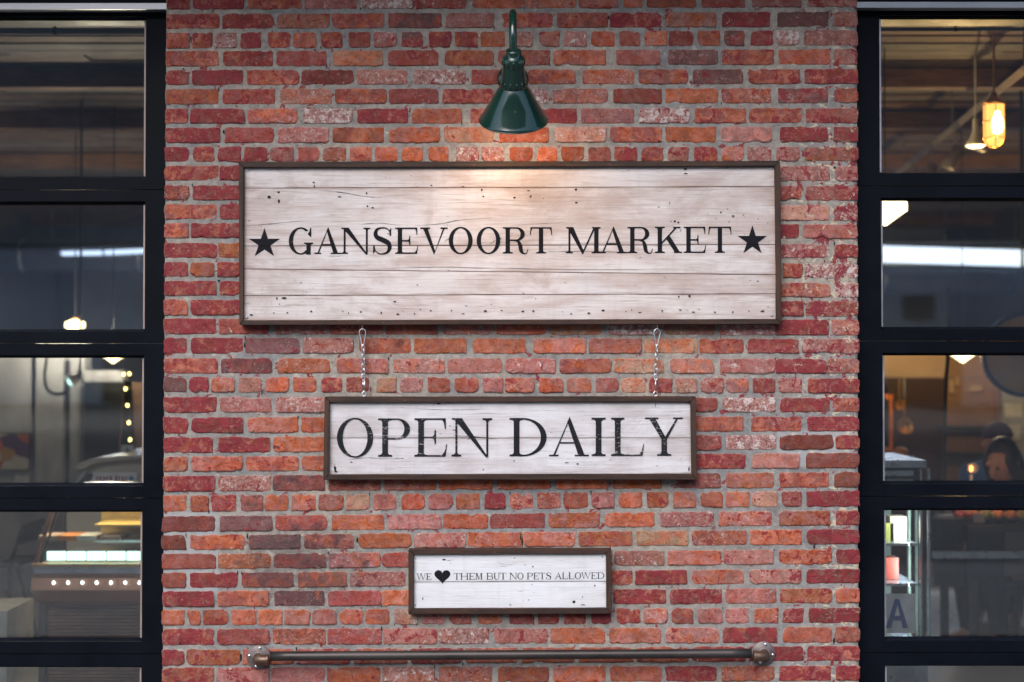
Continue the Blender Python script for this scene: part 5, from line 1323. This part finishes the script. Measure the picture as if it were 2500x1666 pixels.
# people: each body one continuous remeshed figure
def capsule(bm, a, b, r0, r1, n=12):
    a, b = Vector(a), Vector(b); d = b - a; k = 5
    tube(bm, [a + d * (i / k) for i in range(k + 1)], [r0 + (r1 - r0) * i / k for i in range(k + 1)], n)
    sphere(bm, a, r0, n); sphere(bm, b, r1, n)
def remesh(name, bm, mat, parent, vox, it=6):
    o = obj(name, bm, mat, parent, smooth=True)
    m = o.modifiers.new('remesh', 'REMESH'); m.mode = 'VOXEL'; m.voxel_size = vox; m.use_smooth_shade = True
    s = o.modifiers.new('smooth', 'SMOOTH'); s.iterations = it; s.factor = .5
    return o
def person(head, face, label, top, hair_mat, seat_z, lean, hair_len, hood=False):
    """head: centre of the skull; face: direction of the gaze; the seated body hangs from it"""
    h = Vector(head); f = Vector(face).normalized(); f2 = Vector((f.x, f.y, 0)).normalized(); side = f2.cross(Vector((0, 0, 1))).normalized(); up = side.cross(f).normalized()
    hip = Vector((h.x - f2.x * lean, h.y - f2.y * lean, seat_z + .10)); chest = hip.lerp(h, .60); neck = h - up * .13 - f * .02; sh = chest.lerp(neck, .55)
    t = empty('person', (hip.x, hip.y, 0), label, 'person', None)
    bm = bmesh.new()
    sphere(bm, h, .095, 16, (.82, 1.0, 1.12)); F = lambda a, b, c: h + f * a + side * b + up * c
    sphere(bm, F(.03, 0, -.055), .066, 14); sphere(bm, F(.062, 0, -.098), .026, 10)
    capsule(bm, F(.088, 0, .012), F(.112, 0, -.028), .010, .0145, 8)
    for s_ in (-1, 1):
        sphere(bm, F(.070, s_ * .034, .030), .020, 8); sphere(bm, F(.058, s_ * .042, -.035), .026, 8)
        bmesh.ops.create_uvsphere(bm, u_segments=8, v_segments=6, radius=.022, matrix=Matrix.Translation(F(-.01, s_ * .083, -.01)))
    sphere(bm, F(.084, 0, -.062), .017, 8, (1.2, 1, .7))
    capsule(bm, neck + up * .05, sh, .05, .06)
    capsule(bm, sh, chest, .10, .13, 14); capsule(bm, chest, hip, .13, .15, 14)
    hands = []
    for s_ in (-1, 1):
        a = sh + side * s_ * .17 - Vector((0, 0, .03)); e = a + f2 * .10 - Vector((0, 0, .26)) + side * s_ * .05
        w = Vector((e.x, e.y, max(e.z, tz + .05))) + f2 * .22 - side * s_ * .09
        capsule(bm, sh, a, .075, .058); capsule(bm, a, e, .055, .043); capsule(bm, e, w, .042, .029)
        pd = (w - e).normalized(); capsule(bm, w, w + pd * .07, .026, .030)
        for q in range(4):
            k0 = w + pd * .085 + side * (q - 1.5) * .019; k1 = k0 + pd * (.032 - abs(q - 1.3) * .004) - Vector((0, 0, .006)); k2 = k1 + pd * .024 - Vector((0, 0, .016)); capsule(bm, k0, k1, .0092, .0088, 8); capsule(bm, k1, k2, .0086, .0075, 8)
        k0 = w + pd * .03 + side * s_ * -.03; capsule(bm, k0, k0 + pd * .04 - side * s_ * .028, .011, .009, 8)
        kn = hip + f2 * .40 + side * s_ * .11 + Vector((0, 0, -.02)); an = Vector((kn.x, kn.y, .09)) - f2 * .04
        capsule(bm, hip + side * s_ * .08, kn, .085, .062); capsule(bm, kn, an, .06, .04); capsule(bm, an - Vector((0, 0, .03)), an + f2 * .15 - Vector((0, 0, .055)), .042, .034)
        hands.append((a, e, w, kn, an))
    remesh('body', bm, M['skin'], t, .007)
    bm = bmesh.new()
    capsule(bm, sh + up * .015, sh, .075, .112); capsule(bm, sh, chest, .112, .148, 16); capsule(bm, chest, hip, .148, .168, 16)
    for (a, e, w, kn, an), s_ in zip(hands, (-1, 1)): capsule(bm, sh, a, .09, .074); capsule(bm, a, e, .07, .056); capsule(bm, e, e.lerp(w, .88), .054, .042)
    if hood: capsule(bm, neck - f * .04, neck - f * .07 + up * .04, .075, .06)
    remesh('jacket', bm, M[top], t, .012)
    bm = bmesh.new()
    for a, e, w, kn, an in hands: capsule(bm, hip + (kn - hip) * .12, kn, .10, .076); capsule(bm, kn, an, .074, .054)
    sphere(bm, hip, .165, 12, (1, 1, .8)); remesh('trousers', bm, M['black_cloth'], t, .014)
    bm = bmesh.new()
    if not hood:
        sphere(bm, F(-.022, 0, .022), .108, 16, (.86, 1, 1.10)); cut_ = [v for v in bm.verts if (v.co - h).dot(f) > .012 and (v.co - h).dot(up) < .085]
        bmesh.ops.delete(bm, geom=cut_, context='VERTS'); bmesh.ops.holes_fill(bm, edges=bm.edges[:])
        for s_ in (-1, 1): capsule(bm, F(.02, s_ * .080, .03), F(.03, s_ * .100, -.10) , .034, .036); capsule(bm, F(.03, s_ * .100, -.10), F(.03, s_ * .11, -.10 - hair_len) - f * .02, .038, .024)
        capsule(bm, F(-.06, 0, .0), F(-.085, 0, -.12 - hair_len * .4), .075, .05)
    else:
        sphere(bm, F(-.015, 0, .035), .108, 16, (.9, 1, 1.02)); cut_ = [v for v in bm.verts if (v.co - h).dot(up) < .015 or ((v.co - h).dot(f) > .06 and (v.co - h).dot(up) < .05)]
        bmesh.ops.delete(bm, geom=cut_, context='VERTS'); bmesh.ops.holes_fill(bm, edges=bm.edges[:])
    remesh('hair' if not hood else 'knit_cap', bm, M[hair_mat], t, .010, 4)
    bm = bmesh.new()
    for s_ in (-1, 1): sphere(bm, F(.083, s_ * .033, .012), .0105, 8); 
    obj('eyes', bm, M['hair'], t, smooth=True)['kind'] = 'stuff'
    return t, hip
hd = P(2447, 1128, 3.05)
pA, hipA = person((hd.x, 3.05, hd.z), (-.72, -.42, -.52), 'dark haired person in a black jacket bent over the market table', 'black_cloth', 'hair', .36, .20, .16)
hd2 = P(2436, 1084, 3.95)
pB, hipB = person((hd2.x, 3.95, hd2.z), (-.35, -.9, -.25), 'person in a blue jacket and purple knit cap behind the dark haired one', 'blue_cloth', 'purple', .42, .10, .1, hood=True)
for hp, lab in ((hipA, 'low round stool under the dark haired person'), (hipB, 'low round stool under the person in blue')):
    t = empty('stool', (hp.x, hp.y, 0), lab, 'stool', 'stools at the market table')
    zt_ = hp.z - .155
    obj('seat', L([(.15, zt_ - .03), (.16, zt_ - .025), (.16, zt_ - .006), (.15, zt_)], Matrix.Translation((hp.x, hp.y, 0)), 24), M['shelf_dark'], t, smooth=True)
    for k in range(4):
        a = math.pi / 4 + k * math.pi / 2; c, s_ = math.cos(a), math.sin(a)
        obj('leg', T([(hp.x + c * .11, hp.y + s_ * .11, zt_ - .03), (hp.x + c * .15, hp.y + s_ * .15, .004)], .013, 8), M['shelf_dark'], t, smooth=True)

# ------------------------------------------------------------------ left side: concrete wall, poster, van, counter, chair
def left_wall():
    y = 5.0; t = empty('partition_wall', (-5, y, 0), 'worn grey concrete partition wall behind the left door', 'wall')
    x1 = P(204, 1000, y).x
    zt_ = 1.74
    xs = [-5.49, P(92, 1000, y).x, P(160, 1000, y).x, x1]
    for i, (a, b) in enumerate(zip(xs, xs[1:])):
        yo = (0, -.05, .03)[i]; obj('wall_slab', B(a + .003, b - .003, y + yo, y + .2, .003, zt_ + .03 * i), M['wall_grey'], t, bevel=.01)
    obj('door_frame', PB(160, 880, 165, 1560, y - .07, y - .04), M['steel_dark'], t)
    obj('lintel', PB(204, 905, 300, 932, y - .05, y + .1), M['wall_grey'], t)
    return y
left_wall()
o = obj('menu_screen', PB(206, 934, 302, 1130, 4.9, 4.95), M['dark_void'], None); tag(o, 'big dark menu panel above the cream van roof', 'menu board')
o = obj('stall_panel', PB(313, 934, 420, 1560, 4.7, 4.76), M['brown_panel'], None); tag(o, 'plain brown stall panel at the right of the third left pane', 'panel')
def poster():
    y = 4.96; n = NT('food_poster_print'); v = n.map(n.pos(), (1, 1, 1))
    vo = n.new('TexVoronoi', i_Scale=9.0, i_Randomness=1.0); n.link(v, vo.inputs['Vector'])
    h = n.new('HueSaturation', i_Saturation=1.25, i_Value=.55); s2 = n.new('SeparateColor'); n.link(vo.outputs['Color'], s2.inputs[0])
    cr = n.new('ValToRGB'); cr.color_ramp.interpolation = 'CONSTANT'; e = cr.color_ramp.elements; e[0].color = (.45, .10, .05, 1); e[1].position = .2; e[1].color = (.55, .50, .42, 1)
    for p_, c in ((.4, (.50, .28, .05, 1)), (.55, (.12, .06, .16, 1)), (.7, (.60, .56, .50, 1)), (.85, (.62, .16, .08, 1))): el = e.new(p_); el.color = c
    n.link(s2.outputs[0], cr.inputs[0]); n.bsdf(cr.outputs[0], .5)
    t = empty('food_poster', P(30, 1150, y), 'colourful food poster pinned on the grey concrete wall', 'poster')
    obj('print', PB(-60, 1060, 70, 1147, y - .012, y - .002), n.m, t)
    obj('frame', PB(70.5, 1057, 74, 1150, y - .016, y - .002), M['shelf_dark'], t); obj('frame', PB(-60, 1147.5, 70, 1150, y - .016, y - .002), M['shelf_dark'], t); obj('frame', PB(-60, 1057, 70, 1059.5, y - .016, y - .002), M['shelf_dark'], t)
poster()
o = obj('paper_notice', PB(36, 1161, 69, 1186, 4.93, 4.935), M['paper'], None); tag(o, 'small white paper pinned below the food poster', 'paper')
def van():
    y = 2.6; yb_ = 4.2; t = empty('cream_van', (P(280, 1250, y).x, y + .7, 0), 'front of a cream vintage van used as a stall behind the left door', 'van')
    f = lambda px, py, yy: P(px, py, yy)
    # rounded roof shell
    bm = bmesh.new(); pr = [(184, 1146), (188, 1137), (200, 1128), (220, 1121), (250, 1117), (285, 1114), (330, 1112), (372, 1111), (372, 1120), (330, 1121), (285, 1124), (250, 1128), (222, 1135), (204, 1146)]
    a = [f(px, py, y) for px, py in pr]; poly_prism(bm, [(p.x, p.z) for p in a], y, yb_); obj('roof', bm, M['cream'], t, bevel=.012, seg=2)
    bm = bmesh.new(); pr = [(206, 1147), (224, 1136), (252, 1129), (286, 1125), (372, 1121), (372, 1200), (330, 1420), (150, 1420), (160, 1230), (174, 1188)]
    pr = [(206, 1147), (224, 1136), (252, 1129), (286, 1125), (372, 1121), (372, 1236), (160, 1236), (170, 1200)]
    a = [f(px, py, y + .06) for px, py in pr]; poly_prism(bm, [(p.x, p.z) for p in a], y + .06, yb_ - .06); obj('body', bm, M['cream'], t, bevel=.01, seg=2)
    a = f(160, 1237, y + .06); b = f(372, 1560, y + .06); obj('lower_body', B(a.x, b.x, y + .08, yb_ - .08, .25, a.z - .002), M['cream'], t, bevel=.02, seg=2)
    for wx in (a.x + .25, b.x - .22):
        w = obj('wheel', L([(.10, -.05), (.17, -.07), (.20, -.05), (.20, .05), (.17, .07), (.10, .05)], axis((wx, y + .2, .205), (0, 1, 0)), 24), M['shelf_dark'], t, smooth=True)
    bm = bmesh.new(); q = [(187, 1188), (212, 1156), (228, 1156), (216, 1188)]; pts = [f(px, py, y + .05) for px, py in q]
    poly_prism(bm, [(p.x, p.z) for p in pts], y + .05, y + .058); obj('windscreen', bm, M['dark_void'], t)
    pts = [f(px, py, y + .045) for px, py in ((174, 1188), (207, 1148), (211, 1150), (181, 1190))]; bm = bmesh.new(); poly_prism(bm, [(p.x, p.z) for p in pts], y + .045, y + .058); obj('pillar', bm, M['steel'], t)
    # ORDER HERE board
    return y
vy = van()
def order_sign():
    y = vy + .035; t = empty('order_sign', P(280, 1185, y), 'white board lettered ORDER HERE in red with a blue dot on the cream van', 'sign')
    obj('board', PB(226, 1155, 334, 1182, y, y + .02), M['paper'], t, bevel=.003)
    M['red_print'] = plain('dark_red_print', (.22, .03, .07), .6, bump=0); M['cyan_print'] = plain('blue_print_dot', (.02, .25, .42), .6, bump=0)
    x = 234
    for word in ('ORDER', 'HERE'):
        for ch in word:
            letter(ch, x, x + 7.2, 1163, 1174, y - .003, M['red_print'], t, .24, .09); x += 8.3
        x += 4.5
    c = P(320.5, 1168.5, y - .003); obj('dot', L([(.0001, .001), (.0135, .001), (.0135, 0), (.0001, 0)], axis(c, (0, -1, 0)), 20), M['cyan_print'], t)
order_sign()
def lights_cone():
    y = 3.3; t = empty('menu_stand', P(306, 1140, y), 'tall narrow dark stand behind the cream van with a string of lights', 'stand')
    bm = bmesh.new(); pr = [(304, 930), (309, 930), (322, 1200), (290, 1200)]; a = [P(px, py, y) for px, py in pr]; poly_prism(bm, [(p.x, p.z) for p in a], y, y + .12); obj('panel', bm, M['dark_void'], t, bevel=.004)
    bm = bmesh.new(); a = [P(px, py, y - .01) for px, py in ((302.5, 934), (304.5, 934), (292, 1120), (289, 1120))]; poly_prism(bm, [(p.x, p.z) for p in a], y - .012, y + .1); obj('edge', bm, M['brown_panel'], t)
    bm = bmesh.new(); a = [P(px, py, y + .06) for px, py in ((290, 1200.6), (322, 1200.6))]; 
    obj('foot', B(a[0].x, a[1].x, y, y + .12, .003, a[0].z), M['dark_void'], t)
    s = empty('fairy_lights', P(302, 914, y - .05), 'string of small warm bulbs hanging down beside the dark stand', 'string lights')
    pts = [(290, 905), (302, 914), (316, 913), (307, 935), (306.5, 950), (311, 990), (314.5, 1032), (317.5, 1074), (320, 1125)]
    obj('wire', T(smooth_path([P(px + 1.5, py, y - .04) for px, py in pts], 4), .003, 6), M['shelf_dark'], s)
    for px, py in pts[1:3] + pts[4:]:
        bm = bmesh.new(); sphere(bm, P(px, py, y - .055), .0085, 10, (1, 1, 1.35)); obj('bulb', bm, M['fairy'], s, smooth=True)
lights_cone()
grade_card('grade_card', (296, 1087, 326, 1123), 3.2, 'tiny card with a blue letter A on the dark stand behind the van', (303, 1094, 319, 1117))
o = obj('hanging_cable', T(smooth_path([P(115, 820, 4.2), P(114, 880, 4.2), P(109, 915, 4.2), P(113, 945, 4.2), P(128, 960, 4.2), P(150, 962, 4.2), P(168, 955, 4.2)], 6), .011, 8), M['shelf_dark'], None, smooth=True); tag(o, 'looped dark cable hanging in front of the grey concrete wall', 'cable')
def spot():
    y = 4.0; c = P(178, 928, y); t = empty('clip_lamp', c, 'cool white clip lamp shining in front of the grey wall', 'lamp')
    m = axis(c, (-.75, -.5, -.55))
    obj('reflector', L([(.012, -.06), (.02, -.05), (.035, -.01), (.052, .03)], m, 20, cap=False), M['white_plastic'], t, smooth=True)
    bm = bmesh.new(); sphere(bm, m @ Vector((0, 0, .012)), .027, 12); obj('bulb', bm, M['led'], t, smooth=True)
    obj('arm', T(smooth_path([m @ Vector((0, 0, -.05)), P(192, 905, y), P(196, 870, y), (P(196, 870, y).x, y, 3.33)], 6), .008, 8), M['shelf_dark'], t)
spot()
M['slat_wood'] = stained_wood('warm_slat_wood', (0.12, 0.05, 0.028), (0.34, 0.15, 0.08), 'x')
def counter():
    y = 1.5; t = empty('gelato_counter', (P(230, 1500, y).x, y, 0), 'curved brown display counter with a lit case and slatted base in the fourth left pane', 'display counter')
    g = lambda px, py: P(px, py, y)
    xl = g(78, 1400).x; xr = g(430, 1400).x
    n_ = 1.15
    # curved belly, profile swept along x, with an end cap
    prof = [(y + .02, g(0, 1403).z), (y - .004, g(0, 1412).z), (y - .02, g(0, 1440).z), (y + .0, g(0, 1468).z), (y + .05, g(0, 1482).z), (y + .9, g(0, 1482).z), (y + .9, g(0, 1403).z)]
    bm = bmesh.new(); A = [bm.verts.new((xl + (i in (3, 4)) * .03, a, b)) for i, (a, b) in enumerate(prof)]; C_ = [bm.verts.new((xr, a, b)) for a, b in prof]
    bm.faces.new(A); bm.faces.new(C_[::-1])
    for k in range(len(prof)): bm.faces.new((A[k], C_[k], C_[(k + 1) % len(prof)], A[(k + 1) % len(prof)]))
    obj('belly_panel', bm, M['copper'], t, bevel=.01, seg=2)
    obj('trim_rail', B(xl - .004, xr, y - .006, y + .05, g(0, 1384).z, g(0, 1377).z), M['brass'], t, bevel=.004)
    obj('work_top', B(xl, xr, y + .02, y + .86, g(0, 1402).z, g(0, 1385).z), M['steel'], t)
    for i in range(9):
        p = g(135 + i * 34.8, 1421); bm = bmesh.new(); sphere(bm, (p.x, y - .024, p.z), .0075, 10, (1, .6, 1.2)); obj('marker_light', bm, M['led_white'], t, smooth=True)
    zb_ = g(0, 1483).z; x0 = g(97, 1500).x
    obj('base_back', B(x0 + .02, xr, y + .16, y + .8, .02, zb_ - .002), M['dark_void'], t)
    k = 0; z = zb_ - .012
    while z > .06:
        obj('slat', B(x0, xr, y + .11, y + .145, z - .009, z), M['slat_wood'], t); z -= .0165; k += 1
    obj('base_post', B(x0 - .035, x0 - .003, y + .09, y + .16, .003, zb_ - .002), M['shelf_dark'], t)
    # case: lit strip, shelves, glass front, warm back wall
    zc0 = g(0, 1376).z; zc1 = P(0, 1213, y + .25).z
    M['case_back'] = plain('mustard_case_lining', (0.55, 0.38, 0.12), .6)
    obj('case_back', B(xl + .1, xr, y + .78, y + .80, zc0, zc1), M['case_back'], t)
    for q, zz in ((0, 1284), (1, 1322)): obj('shelf', B(xl + .16, xr, y + .45, y + .76, P(0, zz, y + .45).z - .006, P(0, zz, y + .45).z + .006), M['case_back'] if q == 0 else M['steel'], t)
    for i in range(7):
        a = g(104 + i * 49, 1360); b = g(104 + i * 49 + 43, 1360)
        obj('led_strip', B(a.x, b.x, y + .06, y + .085, g(0, 1373).z, g(0, 1352).z), M['led'], t, bevel=.004)
    for i, px in enumerate((130, 175, 222, 280)):
        p = P(px, 1345, y + .5); obj('tray', B(p.x - .05, p.x + .05, y + .42, y + .58, P(0, 1322, y + .45).z + .007, P(0, 1322, y + .45).z + .03), M[('beige_panel', 'food_orange', 'white_plastic', 'beige_panel')[i]], t, bevel=.004)
    pts = [(g(84, 1374)), P(90, 1244, y + .25)]
    obj('corner_post', T([Vector((xl + .006, y + .03, zc0)), Vector((xl + .03, y + .28, zc1))], .009, 10), M['copper'], t, smooth=True)
    obj('corner_post', T([Vector((xl + .03, y + .03, zc0)), Vector((xl + .055, y + .28, zc1))], .006, 10), M['dark_void'], t, smooth=True)
    bm = bmesh.new(); vs = [bm.verts.new(p) for p in ((xl + .03, y + .026, zc0), (xr, y + .026, zc0), (xr, y + .27, zc1), (xl + .05, y + .27, zc1))]; bm.faces.new(vs); obj('case_glass', bm, M['case_glass'], t)
    obj('case_top', B(xl + .03, xr, y + .25, y + .82, zc1, zc1 + .03), M['steel'], t, bevel=.004)
    d = bpy.data.lights.new('case_light', 'AREA'); d.shape = 'RECTANGLE'; d.size = 1.3; d.size_y = .08; d.energy = 3; d.color = (1, .80, .48)
    o = bpy.data.objects.new('case_light', d); COL.objects.link(o); o.parent = t; o.location = Vector(((xl + xr) / 2, y + .5, zc1 - .02)) - t.location
counter()
def chair():
    y = 2.9; t = empty('folding_chair', (P(40, 1400, y).x, y, 0), 'thin black folding chair standing left of the display counter', 'chair')
    g = lambda px, py, dy=0: P(px, py, y + dy)
    z0 = .004
    for dy in (0, .36):
        a = g(58, 1285, dy); b = g(26, 1372, dy); c = Vector((b.x + .16, y + dy, z0))
        obj('back_post', T([a, b, (b.x - .02, y + dy, z0)], .011, 8), M['black_cloth'], t, smooth=True)
        obj('leg', T([g(40, 1376, dy), c], .011, 8), M['black_cloth'], t, smooth=True)
    a, b = g(-18, 1382), g(42, 1382); obj('seat', B(a.x, b.x, y - .01, y + .37, b.z - .01, b.z + .012), M['black_cloth'], t, bevel=.006)
    for q in range(3):
        p0 = g(55 - q * 6, 1292 + q * 16); obj('back_slat', B(p0.x - .008, p0.x + .008, y, y + .36, p0.z - .02, p0.z + .02), M['black_cloth'], t, bevel=.004)
chair()
o = obj('white_box', B(P(-70, 1500, 2.0).x, P(17, 1500, 2.0).x, 2.0, 2.4, .003, P(0, 1492, 2.0).z), M['white_plastic'], None, bevel=.01); tag(o, 'white box on the floor at the left edge of the fourth left pane', 'box')
